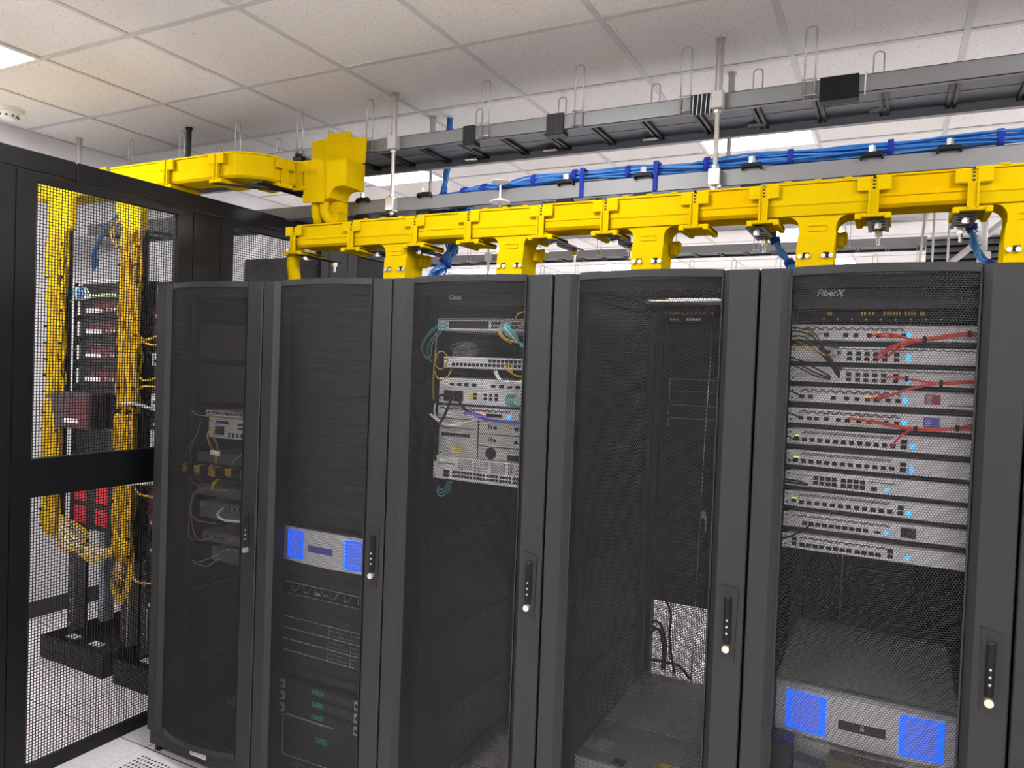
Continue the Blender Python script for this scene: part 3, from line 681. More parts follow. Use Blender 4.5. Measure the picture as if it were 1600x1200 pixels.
# disk shelf
t = thing('disk_shelf', 'black drive shelf with a grid of grey lines in the second cabinet', 'disk array', (XA, YD, 0.53))
MB().box(XA+0.05, YD+0.004, 0.531, XB, 0.6, 0.676).build('chassis', GAP, t); MB().box(XA, YD, 0.531, XB, YD+0.004, 0.676).build('front_panel', GAP, t)
xs_ = [XA+0.02+k*(XB-XA-0.04)/4 for k in range(5)]
for r_ in range(3):
    for c_ in range(4):
        zb_ = 0.534+r_*0.0445
        MB().box(xs_[c_]+0.002, YD-0.004, zb_+0.004, xs_[c_+1]-0.003, YD-0.0002, zb_+0.041, 0.0015).build('drive_carrier', GAP, t)
b = MB()
for r_ in range(4): b.box(XA+0.01, YD-0.0045, 0.5322+r_*0.0445, XB, YD-0.001, 0.5337+r_*0.0445)
for c_ in (2, 3):
    for k in range(24): b.box(xs_[c_]-0.0008, YD-0.0045, 0.536+k*0.0055, xs_[c_]+0.0008, YD-0.002, 0.5385+k*0.0055)
    for r_ in range(3): b.box(xs_[c_]+0.006, YD-0.0045, 0.545+r_*0.0445, xs_[c_]+0.10, YD-0.0035, 0.546+r_*0.0445); b.box(xs_[c_]+0.006, YD-0.0045, 0.562+r_*0.0445, xs_[c_]+0.07, YD-0.0035, 0.563+r_*0.0445)
b.build('grid_lines', SILV2, t)
# green badge servers
def badge(x0, x1, z0, z1, y, root):
    b = MB()
    b.box(x0, y-0.003, z0, x1, y-0.001, z0+0.003); b.box(x0, y-0.003, z1-0.003, x1, y-0.001, z1); b.box(x0, y-0.003, z0, x0+0.003, y-0.001, z1); b.box(x1-0.003, y-0.003, z0, x1, y-0.001, z1)
    for k in range(7): b.box(x0+0.009+k*0.0065, y-0.003, z0+0.006, x0+0.013+k*0.0065, y-0.001, z1-0.006)
    return b.build('green_badge', GREEN, root)
for i, zt in enumerate((0.422, 0.3745, 0.327)):
    t = thing('rack_server', ['black server with a green badge, topmost of three thin ones', 'black server with a green badge, middle of three thin ones', 'black server with a green badge, lowest of three thin ones'][i], 'server', (XA, YD, zt-0.044), 'thin servers with green badges')
    MB().box(XA+0.05, YD, zt-0.043, XB-0.01, 0.75, zt, 0.001).build('chassis', GAP, t)
    f = MB().box(XA+0.03, YD-0.006, zt-0.041, XB-0.03, YD-0.0003, zt-0.003, 0.002)
    chevrons(XA+0.05, XB-0.06, zt-0.009, 0.0015, t, y=YD-0.0062, step=0.006)
    f.build('front_grille', GAP, t)
    for xx in (XA+0.003, 1.0, ):
        e = MB().box(xx, YD-0.012, zt-0.040, xx+0.025, YD-0.0003, zt-0.006, 0.002); e.cur = 1
        e.box(xx+0.006, YD-0.013, zt-0.030, xx+0.019, YD-0.0118, zt-0.016); e.build('latch_ear', [SILV2, BLACK], t)
    badge(0.791, 0.848, zt-0.030, zt-0.013, YD-0.004, t)
t = thing('blade_server', 'tall black server with a pale outline and one green badge at the bottom', 'server', (XA, YD, 0.10))
MB().box(XA+0.05, YD+0.004, 0.11, XB-0.01, 0.8, 0.280).build('chassis', GAP, t); MB().box(XA+0.005, YD, 0.10, XB-0.01, YD+0.004, 0.2815).build('front_panel', GAP, t)
b = MB(); b.tube([(0.643, YD-0.003, 0.12), (0.643, YD-0.003, 0.272), (0.665, YD-0.003, 0.279), (0.9, YD-0.003, 0.281)], 0.0025, 5); b.tube([(0.643, YD-0.003, 0.125), (0.65, YD-0.003, 0.117), (0.92, YD-0.003, 0.122)], 0.0018, 5)
b.build('pale_outline', SILV2, t)
b = MB()
for k in range(9): b.box(1.018+k*0.004, YD-0.004, 0.115, 1.0205+k*0.004, YD-0.0005, 0.272)
b.build('ribbed_handle', SILV2, t)
badge(0.811, 0.870, 0.207, 0.226, YD-0.001, t)

# ------------------------------------------------------------------ third cabinet: mixed silver gear
XC, XD = 1.303, 1.700
t = device('fibre_enclosure', 'black panel with pale lettering at the top of the middle cabinet', 'patch panel', XC-0.03, XD, 1.885, 1.935, 0.3, face=GAP)
text('Clock', 0.021, (1.346, YD-0.0012, 1.908), SILV, t, shear=0.2, bold=0.0004)
t = device('network_switch', 'white framed switch with dark port rows, topmost silver device in the middle cabinet', 'network switch', 1.305, XD, 1.800, 1.842, 0.3)
MB().box(1.352, YD-0.001, 1.808, 1.509, YD-0.0002, 1.832).build('port_block', BLACKG, t)
for k in range(13):
    for z in (1.826, 1.813): port(1.524+k*0.0128, z, t, w=0.0108, h=0.0095)
chevrons(1.32, 1.69, 1.8375, 0.003, t, step=0.006)
t = device('network_switch', 'silver switch with two port rows below the coiled bag of cable', 'network switch', 1.335, XD, 1.671, 1.711, 0.3)
for k in range(20):
    x = 1.375+k*0.0160
    port(x, 1.684, t, w=0.0115, h=0.0105)
    if k > 8: port(x, 1.699, t, w=0.0115, h=0.0105)
t = device('router_chassis', 'silver two level router with four port slots on each side', 'router', 1.320, XD, 1.548, 1.637, 0.35, face=SILV)
for x in (1.372, 1.402, 1.430, 1.461, 1.535, 1.566, 1.597, 1.628, 1.66): port(x, 1.615, t, w=0.017, h=0.011)
for x in (1.466, 1.506, 1.527, 1.548): port(x, 1.584, t); port(x, 1.571, t)
MB().box(1.443, YD-0.002, 1.566, 1.457, YD-0.0002, 1.584).build('yellow_tab', SCREWY, t)
for a in (1.345, 1.385): MB().box(a, YD-0.012, 1.556, a+0.034, YD-0.0005, 1.594, 0.003).build('power_module', BLACK, t)
b = MB(); b.box(1.322, YD-0.0015, 1.601, XD-0.01, YD-0.0003, 1.6025); b.box(1.49, YD-0.0015, 1.55, 1.4915, YD-0.0003, 1.635); b.build('panel_seam', SILV2, t)
t = device('network_switch', 'silver switch with zigzag vents behind the purple cable', 'network switch', 1.318, XD, 1.497, 1.540, 0.32)
chevrons(1.33, 1.60, 1.531, 0.008, t, step=0.0085)
for k in range(5): port(1.517+k*0.012, 1.516, t)
for k in range(3): MB().box(1.468+k*0.015, YD-0.004, 1.511, 1.478+k*0.015, YD-0.0004, 1.521).build('link_light', LAMP, t)
ring(1.6, 1.512, t); MB().box(1.637, YD-0.001, 1.505, XD-0.005, YD-0.0002, 1.530).build('display', GREYLID, t)
t = device('router_chassis', 'grey two column router chassis in the middle cabinet', 'router', 1.325, XD, 1.366, 1.494, 0.4, face=SILV2)
b = MB(); b.box(1.482, YD-0.002, 1.366, 1.4855, YD-0.0004, 1.494)
for z in (1.409, 1.4515): b.box(1.49, YD-0.002, z, XD, YD-0.0004, z+0.0025)
b.box(1.33, YD-0.002, 1.463, 1.47, YD-0.0004, 1.4655); b.build('panel_seam', BLACKG, t)
for zz in (1.475, 1.432):
    for x in (1.522, 1.532): MB().box(x, YD-0.001, zz-0.006, x+0.004, YD-0.0002, zz+0.008).build('usb_port', BLACK, t)
    for x in (1.548, 1.628, 1.646): port(x, zz, t)
    MB().box(1.56, YD-0.001, zz, 1.60, YD-0.0002, zz+0.002).build('label_strip', SCREWY, t)
for k in range(10): port(1.342+k*0.0115, 1.440, t, w=0.0095)
MB().box(1.375, YD-0.0016, 1.375, 1.425, YD-0.0002, 1.408).build('yellow_sticker', LABG, t)
b = MB()
for k in range(5): b.box(1.378+k*0.009, YD-0.002, 1.377+0.004*(k % 3), 1.383+k*0.009, YD-0.0015, 1.405-0.004*(k % 2))
b.build('sticker_print', SCREWY, t)
b = MB(); b.cyl((1.535, YD-0.003, 1.388), 0.020, 0.003, 'y', 20); b.build('power_inlet', BLACK, t)
MB().box(1.60, YD-0.004, 1.37, XD-0.005, YD-0.0003, 1.388).build('power_module', BLACK, t)
t = device('network_switch', 'lowest silver switch of the middle cabinet with four perforated vents', 'network switch', 1.306, XD, 1.283, 1.364, 0.35)
for a in (1.409, 1.472, 1.538, 1.604):
    b = MB()
    for i in range(10):
        for j in range(6): b.box(a+i*0.0055, YD-0.001, 1.323+j*0.006, a+0.003+i*0.0055, YD-0.0002, 1.3262+j*0.006)
    b.build('vent_grille', BLACK, t)
for g_ in (1.355,):
    for k in range(2):
        for z in (1.310, 1.297): port(g_+k*0.013, z, t)
for a in (1.385, 1.420, 1.470, 1.520, 1.570, 1.62):
    for z in (1.311, 1.298):
        for k in range(3 if a == 1.385 else 4): port(a+0.006+k*0.0115, z, t, w=0.0095, h=0.0085)
MB().box(1.335, YD-0.003, 1.345, 1.341, YD-0.0005, 1.350).build('status_light', LGREEN, t)
chevrons(1.33, 1.395, 1.338, 0.004, t, step=0.006); 
# cables in the third cabinet
loom('aqua_fibre_bundle', 'aqua cables looping out of the left of the topmost middle switch', 'cable bundle',
     [[(1.348, 0.090, 1.825), (1.322, 0.070, 1.808), (1.269, 0.080, 1.768), (1.244, 0.100, 1.723), (1.267, 0.100, 1.696)], [(1.348, 0.090, 1.814), (1.339, 0.060, 1.801), (1.288, 0.080, 1.757), (1.266, 0.100, 1.723), (1.277, 0.100, 1.701)],
      [(1.353, 0.090, 1.818), (1.342, 0.060, 1.790), (1.297, 0.080, 1.750), (1.283, 0.100, 1.706)], [(1.353, 0.090, 1.829), (1.314, 0.070, 1.812), (1.259, 0.080, 1.761), (1.241, 0.100, 1.727), (1.286, 0.100, 1.690)]], 0.0022, AQUA)
loom('aqua_fibre_bundle', 'aqua and white cables sweeping down right from the topmost middle switch', 'cable bundle',
     [[(1.565+a, 0.09, 1.828), (1.575+a, 0.06, 1.81), (1.60+a, 0.06, 1.785), (1.65, 0.07, 1.760-a*0.3), (1.71, 0.09, 1.738-a*0.3)] for a in (0, 0.006, 0.012, 0.018, 0.024, 0.030, 0.036)], 0.0026, [AQUA, AQUA, WHITE])
loom('yellow_fibre_bundle', 'yellow cables curving from the topmost middle switch to the right', 'cable bundle',
     [[(1.575, 0.09, 1.828), (1.572, 0.055, 1.805), (1.585, 0.05, 1.78), (1.62, 0.06, 1.757)], [(1.58, 0.09, 1.826), (1.58, 0.052, 1.80), (1.60, 0.05, 1.775), (1.64, 0.06, 1.76)],
      [(1.62, 0.09, 1.828), (1.632, 0.06, 1.848), (1.66, 0.06, 1.862), (1.71, 0.08, 1.872)], [(1.63, 0.09, 1.815), (1.65, 0.06, 1.820), (1.67, 0.055, 1.823), (1.71, 0.08, 1.825)], [(1.63, 0.09, 1.812), (1.65, 0.06, 1.812), (1.70, 0.08, 1.810)]], 0.0024, YFIB)
loom('yellow_lead_loop', 'yellow lead coiled in a loop left of the second middle switch', 'cable',
     [[(1.307, 0.090, 1.795), (1.313, 0.080, 1.735), (1.316, 0.070, 1.690), (1.307, 0.080, 1.635), (1.302, 0.090, 1.585), (1.299, 0.100, 1.556)],
      [(1.319, 0.070, 1.688), (1.335, 0.060, 1.719), (1.355, 0.060, 1.726), (1.374, 0.060, 1.707), (1.370, 0.060, 1.679), (1.347, 0.060, 1.665), (1.319, 0.070, 1.679)],
      [(1.318, 0.070, 1.657), (1.336, 0.060, 1.636), (1.362, 0.060, 1.632), (1.384, 0.060, 1.649), (1.379, 0.080, 1.668)]], 0.0022, YFIB)
b = MB()
for k in range(16):
    a = random.uniform(0, 6.28); pts_ = []
    cx0, cz0 = 1.405+random.uniform(-.012, .012), 1.725+random.uniform(-.016, .022)
    for q in range(13):
        w_ = a+q*0.52; pts_.append((cx0+0.036*math.cos(w_), 0.125+0.02*math.sin(w_*0.7+k), cz0+0.016*math.sin(w_)))
    b.tube(spline(pts_, 3), 0.0022, 5)
tag(b.build('coiled_grey_lead', mat('clear_grey_jacket', (0.16, 0.16, 0.165), 0.25, noise=0.4, nscale=70), org=(1.4, .12, 1.72)), 'coiled grey lead resting on the second middle switch', 'cable')
loom('black_power_lead', 'thick black power lead descending left of the router in the middle cabinet', 'cable',
     [[(1.387, 0.085, 1.589), (1.388, 0.060, 1.550), (1.373, 0.055, 1.506), (1.345, 0.060, 1.464), (1.328, 0.070, 1.414), (1.327, 0.080, 1.346)], [(1.403, 0.085, 1.577), (1.440, 0.060, 1.543), (1.473, 0.060, 1.523), (1.488, 0.090, 1.512)],
      [(1.367, 0.085, 1.571), (1.356, 0.060, 1.577), (1.318, 0.080, 1.557)]], 0.005, BLACK)
loom('white_lead', 'white leads drooping across the grey router chassis', 'cable',
     [[(1.299, 0.080, 1.505), (1.360, 0.060, 1.481), (1.425, 0.060, 1.479), (1.469, 0.060, 1.495), (1.524, 0.080, 1.504), (1.592, 0.090, 1.504)], [(1.299, 0.080, 1.507), (1.347, 0.060, 1.493), (1.386, 0.060, 1.474), (1.425, 0.080, 1.486)],
      [(1.541, 0.090, 1.666), (1.571, 0.060, 1.645), (1.595, 0.060, 1.634), (1.674, 0.080, 1.633)], [(1.549, 0.090, 1.666), (1.583, 0.060, 1.639), (1.609, 0.070, 1.620), (1.668, 0.090, 1.649)],
      [(1.318, 0.080, 1.546), (1.317, 0.080, 1.512), (1.338, 0.070, 1.492)]], 0.0032, WHITE)
loom('purple_cable', 'purple cable running right below the zigzag vent switch', 'cable',
     [[(1.438, 0.090, 1.513), (1.451, 0.060, 1.522), (1.479, 0.055, 1.521), (1.526, 0.055, 1.507), (1.584, 0.060, 1.500), (1.682, 0.080, 1.500)], [(1.468, 0.090, 1.522), (1.513, 0.055, 1.519), (1.562, 0.055, 1.506), (1.682, 0.080, 1.504)]], 0.0042, PURP)
loom('aqua_fibre_bundle', 'teal loop hanging beneath the lowest middle switch', 'cable bundle',
     [[(1.373, 0.120, 1.274), (1.371, 0.100, 1.241), (1.340, 0.100, 1.221), (1.323, 0.100, 1.240)], [(1.365, 0.120, 1.273), (1.365, 0.100, 1.249), (1.340, 0.100, 1.233), (1.326, 0.100, 1.249)], [(1.357, 0.120, 1.272), (1.360, 0.100, 1.257), (1.342, 0.100, 1.244), (1.328, 0.100, 1.258)]], 0.002, AQUA)
loom('aqua_fibre_bundle', 'aqua cables at the right of the silver two level router', 'cable bundle',
     [[(1.60+a, .09, 1.59), (1.605+a, .06, 1.575), (1.62+a, .06, 1.556), (1.70, .08, 1.553+a*0.2)] for a in (0, 0.008, 0.016, 0.024)], 0.0028, AQUA)
loom('yellow_fibre_bundle', 'yellow leads dropping right from the second middle switch', 'cable bundle',
     [[(1.59+a, .09, 1.69), (1.605+a, .055, 1.678), (1.64, .055, 1.655), (1.70, .08, 1.64+a)] for a in (0, 0.01, 0.02)], 0.0022, YFIB)

# ------------------------------------------------------------------ fourth cabinet: grey box, rear connectors
t = thing('grey_equipment_box', 'flat grey metal box with a printed label on the bottom of the nearly empty cabinet', 'equipment box', (1.86, 0.12, 0.40))
MB().box(1.869, 0.13, 0.38, 2.33, 0.885, 0.436).build('case', LIDG, t)
MB().box(1.869, 0.13, 0.436, 2.33, 0.41, 0.4385).build('front_cover', mat('blue_grey_steel', (0.28, 0.30, 0.30), 0.5, noise=0.04), t)
MB().box(1.869, 0.41, 0.436, 2.33, 0.885, 0.4405).build('rear_cover', LIDG, t)
b = MB().box(1.874, 0.19, 0.4386, 1.955, 0.275, 0.4392); b.cur = 1
for i in range(10):
    for j in range(9):
        if random.random() < 0.55: b.box(1.873+i*0.008, 0.194+j*0.0085, 0.4392, 1.873+i*0.008+random.uniform(.003, .008), 0.198+j*0.0085, 0.4396)
b.build('printed_label', [LABG, WHITE], t)
b = MB().box(2.125, 0.14, 0.4386, 2.23, 0.225, 0.4396); b.cur = 1; b.prism([(2.15, 0.15), (2.165, 0.15), (2.185, 0.215), (2.17, 0.215)], 'z', 0.4396, 0.4402); b.prism([(2.18, 0.15), (2.195, 0.15), (2.215, 0.215), (2.20, 0.215)], 'z', 0.4396, 0.4402)
b.build('warning_sticker', [SCREWY, BLACK], t)
MB().box(1.99, 0.135, 0.4386, 2.03, 0.17, 0.446, 0.003).build('cover_latch', CHAR_D, t)
tag(MB().box(1.869, 0.118, 0.10, 2.33, 0.125, 0.378).build('lower_blank_plate', BLACK, org=(1.86, .118, .1)), 'black plate beneath the grey box in the nearly empty cabinet', 'blanking panel')
t = thing('rear_fibre_panel', 'rear patch panel with a row of yellow connectors seen through the fourth cabinet', 'patch panel', (1.86, 1.0, 1.89))
MB().box(1.85, 1.0, 1.89, 2.35, 1.028, 1.95).build('panel', BLACK, t)
for k in range(12): MB().box(1.862+k*0.0178, 0.985, 1.925, 1.874+k*0.0178, 0.999, 1.938).build('fibre_connector', YFIB, t)
for k in range(3): MB().box(1.884+k*0.014, 0.985, 1.902, 1.893+k*0.014, 0.999, 1.911).build('fibre_connector', YFIB, t)
for k in range(5): MB().box(1.955+k*0.0125, 0.985, 1.902, 1.963+k*0.0125, 0.999, 1.911).build('white_connector', WHITE, t)
for i, z in enumerate((1.655, 1.605, 1.545, 1.49)):
    t = thing('rear_bracket', 'thin lined steel bracket at the back of the fourth cabinet, %s of four' % ['topmost', 'second', 'third', 'lowest'][i], 'bracket', (1.89, 1.0, z), 'brackets behind the fourth cabinet')
    b = MB(); b.box(1.89, 1.0, z, 2.10, 1.004, z+0.003); b.box(1.89, 1.0, z-0.04, 1.893, 1.004, z); b.build('outline_bar', TRAYD, t)
b = MB().tube([(2.056, 1.02, 1.87), (2.04, 1.03, 1.3), (2.03, 1.03, 0.37)], 0.0018, 5)
tag(b.build('hanging_wire', ZINC, org=(2.05, 1.03, .37)), 'thin straight wire hanging at the back of the fourth cabinet', 'wire')
t = thing('rear_door_latch', 'small steel latch hanging in the back of the fourth cabinet', 'latch', (2.045, 1.05, 1.0))
MB().cyl((2.048, 1.04, 1.095), 0.012, 0.008, 'y', 12).build('latch_disc', ZINC, t)
MB().box(2.035, 1.045, 1.075, 2.062, 1.05, 1.083).build('crossbar', ZINC, t); MB().box(2.055, 1.045, 1.02, 2.06, 1.05, 1.075).build('lever', ZINC, t)
loom('black_rear_cables', 'black cables hanging in the bright lower opening of the fourth cabinet', 'cable bundle',
     [[(1.901, 1.050, 0.704), (1.939, 1.000, 0.659), (1.942, 0.980, 0.584), (1.959, 0.950, 0.516), (1.991, 0.900, 0.455)], [(1.849, 1.000, 0.609), (1.899, 0.950, 0.633), (1.936, 0.920, 0.601), (1.949, 0.900, 0.544), (1.948, 0.900, 0.463)],
      [(1.858, 1.000, 0.594), (1.906, 0.950, 0.599), (1.929, 0.920, 0.573), (1.939, 0.900, 0.528), (1.937, 0.900, 0.456)], [(1.848, 1.000, 0.447), (1.925, 0.950, 0.473), (1.993, 0.950, 0.469), (2.054, 0.900, 0.448)], [(1.852, 1.000, 0.554), (1.889, 0.960, 0.601), (1.928, 0.930, 0.596), (1.954, 0.900, 0.558)]], 0.006, BLACK)

# ------------------------------------------------------------------ first cabinet
X2, X3 = 0.085, 0.50
def dev1(z0, z1, lab, face, name='network_device', x0=X2, y=0.12): return device(name, lab, 'network device', x0, X3, z0, z1, 0.3, y=y, face=face)
DK = mat('dark_gear_face', (0.075, 0.075, 0.08), 0.5, noise=0.2, nscale=80)
DR = mat('dark_wine_face', (0.028, 0.018, 0.019), 0.5, noise=0.3, nscale=60)
dev1(1.667, 1.808, 'dark wine coloured chassis high in the leftmost cabinet', DR, 'server_chassis')
dev1(1.488, 1.640, 'dark grilled chassis above the lit devices of the leftmost cabinet', GAP, 'server_chassis')
t = dev1(1.425, 1.449, 'thin device with a row of coloured plugs in the leftmost cabinet', SILV2, x0=0.13)
for k in range(18): port(0.15+k*0.0145, 1.440, t, y=0.12, w=0.010, m_=random.choice([BLACK, MAROON, BLACKG, PINKC]))
t = dev1(1.335, 1.420, 'grey two level router in the leftmost cabinet', SILV2, 'router_chassis', x0=0.152)
for k in range(5): port(0.205+k*0.014, 1.402, t, y=0.12)
for k in range(6):
    for z in (1.398, 1.382): port(0.33+k*0.014, z, t, y=0.12, w=0.011, h=0.008)
MB().box(0.20, 0.11, 1.35, 0.245, 0.1195, 1.385).build('power_module', BLACK, t)
for k in range(5): port(0.275+k*0.024, 1.352, t, y=0.12, w=0.010, h=0.018)
dev1(1.225, 1.268, 'dark patch panel above the yellow fibre trays in the leftmost cabinet', DK, 'fibre_splice_unit')
for i, x in enumerate((0.04, 0.118, 0.205, 0.300, 0.39)):
    b = MB()
    for k in range(22):
        z = 1.185+random.uniform(0, 0.034); y = 0.06+random.uniform(0, .03); w_ = 0.068
        b.tube(spline([(x, y+.02, z-0.005), (x+w_*0.3, y, z+random.uniform(-.008, .008)), (x+w_*0.7, y, z+random.uniform(-.008, .008)), (x+w_, y+.02, z-0.004)], 4), 0.0018, 4)
    tag(b.build('yellow_fibre_hank', YFIB, org=(x, .06, 1.19)), 'yellow fibre hank, %s from the left on the cable manager' % ['first', 'second', 'third', 'fourth', 'fifth'][i], 'cable bundle', 'yellow hanks in the leftmost cabinet')
t = dev1(1.172, 1.190, 'black cable manager bar holding the yellow hanks', BLACK, 'cable_manager')
for x in (0.112, 0.190, 0.280, 0.372): MB().box(x-0.004, 0.05, 1.175, x+0.004, 0.118, 1.222).build('manager_ring', BLACK, t)
dev1(1.085, 1.128, 'dark device below the yellow hanks', DK); 
t = dev1(0.990, 1.062, 'grey device with a white lead at handle height', GREYLID, 'network_device', x0=0.11)
for k in range(7): port(0.29+k*0.015, 1.045, t, y=0.12, m_=BLUE2 if k in (1, 3) else BLACK)
MB().box(0.118, 0.118, 1.035, 0.135, 0.1195, 1.055).build('blue_badge', BLUE2, t)
t = dev1(0.890, 0.935, 'dark device with small coloured plugs below the mauve leads', GREYLID, x0=0.13)
for k in range(10): port(0.16+k*0.024, 0.912, t, y=0.12, m_=random.choice([REDF, BLACK, GREEN, BLACK]))
dev1(0.815, 0.875, 'lowest dark device of the leftmost cabinet', GREYLID, x0=0.19)
loom('yellow_patch_leads', 'thin yellow leads dropping from the router to the fibre hanks', 'cable',
     [[(0.174, 0.110, 1.380), (0.203, 0.070, 1.349), (0.232, 0.060, 1.312), (0.248, 0.070, 1.278), (0.245, 0.080, 1.240)], [(0.209, 0.110, 1.385), (0.237, 0.070, 1.352), (0.273, 0.060, 1.316), (0.267, 0.070, 1.280), (0.245, 0.080, 1.232)],
      [(0.433, 0.080, 1.320), (0.406, 0.060, 1.283), (0.349, 0.070, 1.245)], [(0.070, 0.100, 1.441), (0.151, 0.060, 1.432), (0.211, 0.080, 1.429), (0.264, 0.100, 1.427)]], 0.0024, YFIB)
loom('yellow_patch_leads', 'long looping leads at the left side of the leftmost cabinet', 'cable',
     [[(0.127, 0.100, 1.401), (0.114, 0.090, 1.341), (0.067, 0.100, 1.301), (0.037, 0.100, 1.251), (0.039, 0.100, 1.196)], [(0.083, 0.100, 1.310), (0.069, 0.100, 1.268), (0.074, 0.100, 1.222)], [(0.048, 0.100, 1.183), (0.082, 0.100, 1.140), (0.130, 0.100, 1.120), (0.200, 0.100, 1.125)]], 0.003, mat('olive_jacket', (0.16, 0.13, 0.05), 0.5, noise=0.1))
loom('yellow_patch_leads', 'short yellow bunch below the fibre hanks in the leftmost cabinet', 'cable',
     [[(Q[0]+a, Q[1], Q[2]) for Q in ((0.266, 0.090, 1.179), (0.264, 0.060, 1.164), (0.246, 0.060, 1.136), (0.238, 0.080, 1.121), (0.283, 0.100, 1.124))] for a in (0, .004, .008, .012)], 0.0018, YFIB)
loom('mauve_lead_bundle', 'mauve leads hanging at the left of the leftmost cabinet', 'cable bundle',
     [[(0.204, 0.090, 1.127), (0.127, 0.090, 1.108), (0.101, 0.090, 1.066), (0.087, 0.090, 1.010), (0.151, 0.080, 0.984), (0.232, 0.100, 0.978)], [(0.204, 0.090, 1.122), (0.119, 0.090, 1.101), (0.093, 0.090, 1.060), (0.083, 0.090, 0.995), (0.083, 0.090, 0.913), (0.103, 0.100, 0.886)],
      [(0.196, 0.090, 1.118), (0.115, 0.090, 1.095), (0.094, 0.090, 1.038), (0.101, 0.090, 0.956), (0.154, 0.080, 0.903), (0.200, 0.100, 0.908)], [(0.308, 0.100, 0.977), (0.372, 0.060, 0.959), (0.398, 0.070, 0.926), (0.395, 0.100, 0.902)]], 0.0026, PINKC)
loom('white_lead', 'thick white lead curving at handle height in the leftmost cabinet', 'cable', [[(0.260, 0.110, 1.042), (0.288, 0.060, 1.034), (0.318, 0.050, 1.019), (0.366, 0.050, 1.015), (0.434, 0.080, 1.016)]], 0.0052, WHITE)
loom('thin_leads', 'fine pale leads drooping from the lowest device of the leftmost cabinet', 'cable',
     [[(0.267, 0.100, 0.856), (0.227, 0.070, 0.835), (0.174, 0.070, 0.813), (0.099, 0.090, 0.805)], [(0.260, 0.100, 0.836), (0.228, 0.070, 0.805), (0.182, 0.070, 0.801), (0.119, 0.090, 0.794)], [(0.267, 0.100, 0.864), (0.356, 0.070, 0.894), (0.367, 0.100, 0.884)]], 0.0016, SILV2)
tag(MB().box((0.240, 0.065, 1.326)[0], 0.055, 1.273, (0.240, 0.065, 1.326)[0]+0.055, 0.058, 1.292).build('wrap_label', WHITE, org=(0.15, .055, 1.273)), 'white wrap label on a thin yellow lead in the leftmost cabinet', 'label')
b = MB().box(0.10, 0.30, 0.10, 0.16, 0.85, 0.115); b.box(0.175, 0.30, 0.10, 0.20, 0.85, 0.112)
tag(b.build('bottom_floor_rail', GREYLID, org=(0.1, .3, .1)), 'grey rail lying on the floor of the leftmost cabinet', 'rail')
tag(MB().box(0.03, 0.09, 0.052, 0.57, 1.03, 0.075).build('floor_plate', CHAR_D, org=(0.03, .09, .05)), 'dark floor plate inside the leftmost cabinet', 'floor plate')

# ------------------------------------------------------------------ overhead trays
def tray_rail(mb, x0, x1, yf_, z0, z1, face=-1):
    # C channel rail: web faces outward
    d = 0.028 if face < 0 else -0.028
    mb.box(x0, yf_, z0, x1, yf_+0.0025*(1 if face < 0 else -1), z1)
    mb.box(x0, yf_, z0, x1, yf_+d, z0+0.0025); mb.box(x0, yf_, z1-0.0025, x1, yf_+d, z1)
def make_tray(name, label, x0, x1, y0, y1, z0, z1, pan=True, rung=0.225, rung0=0.385, zfar=None):
    t = thing(name, label, 'cable tray', (x0, y0, z0))
    b = MB(); tray_rail(b, x0, x1, y0, z0, z1); b.build('side_rail', TRAY, t)
    b = MB(); zf = zfar or z0; tray_rail(b, x0, x1, y1, zf, z1, 1); b.build('side_rail', TRAY, t)
    n = int((x1-x0)/rung); st = rung0-math.floor((rung0-x0)/rung)*rung
    for k in range(n+1):
        x = st+k*rung
        if x > x1-0.03 or x < x0: continue
        MB().box(x, y0+0.003, z0+0.004, x+0.012, y1-0.003, z0+0.018).box(x+0.022, y0+0.003, z0+0.004, x+0.034, y1-0.003, z0+0.018).build('rung', CHAR, t)
    if pan and z0 > 2.7: MB().box(x0, y0+0.165, z0+0.0165, x1, y0+0.170, z0+0.0188).build('pan_seam', TRAY, t)
    if pan: MB().box(x0, y0+0.004, z0+0.019, x1, y1-0.004, z0+0.021).build('tray_pan', TRAYD, t)  # pan darker than the rails, underside shade put into its colour
    return t
UPT = make_tray('cable_tray', 'upper grey cable tray nearest the ceiling, crossing above the yellow duct', -1.9, 4.6, 0.88, 1.19, 2.722, 2.786, zfar=2.70)
LOT = make_tray('cable_tray', 'lower grey cable tray carrying the long blue cable bundle', -1.9, 4.6, 0.88, 1.19, 2.420, 2.487)
TR3 = make_tray('cable_tray', 'distant dark tray below the yellow duct, ending before the louvres', -4.8, 2.93, 4.55, 4.86, 2.757, 2.822)
TR4 = make_tray('cable_tray', 'distant lower tray barely showing above the cabinet tops', -4.8, 2.93, 4.55, 4.86, 2.42, 2.487, pan=False)
# wire posts on the trays
def make_post(y=0.88, s=-1):
    x0, h0, h1, w_ = 0.0, -0.012, 0.253, 0.038
    t = thing('cable_retaining_post', 'x', 'cable post', (0, 0, 0))
    yy = -0.004*1
    pts = [(0, yy, h0)]+[(0, yy, h1-0.014)]+[(w_/2-w_/2*math.cos(a), yy, h1-0.014+0.014*math.sin(a)) for a in (0.5, 1.0, 1.57, 2.14, 2.64)]+[(w_, yy, h1-0.014), (w_, yy, h0)]
    MB().tube(pts, 0.0033, 7).build('wire_loop', ZINC, t)
    for z in (0.0, 0.058): MB().tube([(-0.008, yy-0.004, z), (w_+0.008, yy-0.004, z)], 0.0028, 6).build('cross_wire', ZINC, t)
    return t
proto = make_post(); used = False
def place_post(x, y, z, label, group):
    global used
    if not used:
        used = True; o = proto; o.location = (x, y, z); o['label'] = label
    else: o = copy_tree(proto, loc=(x, y, z), label=label)
    o['group'] = group
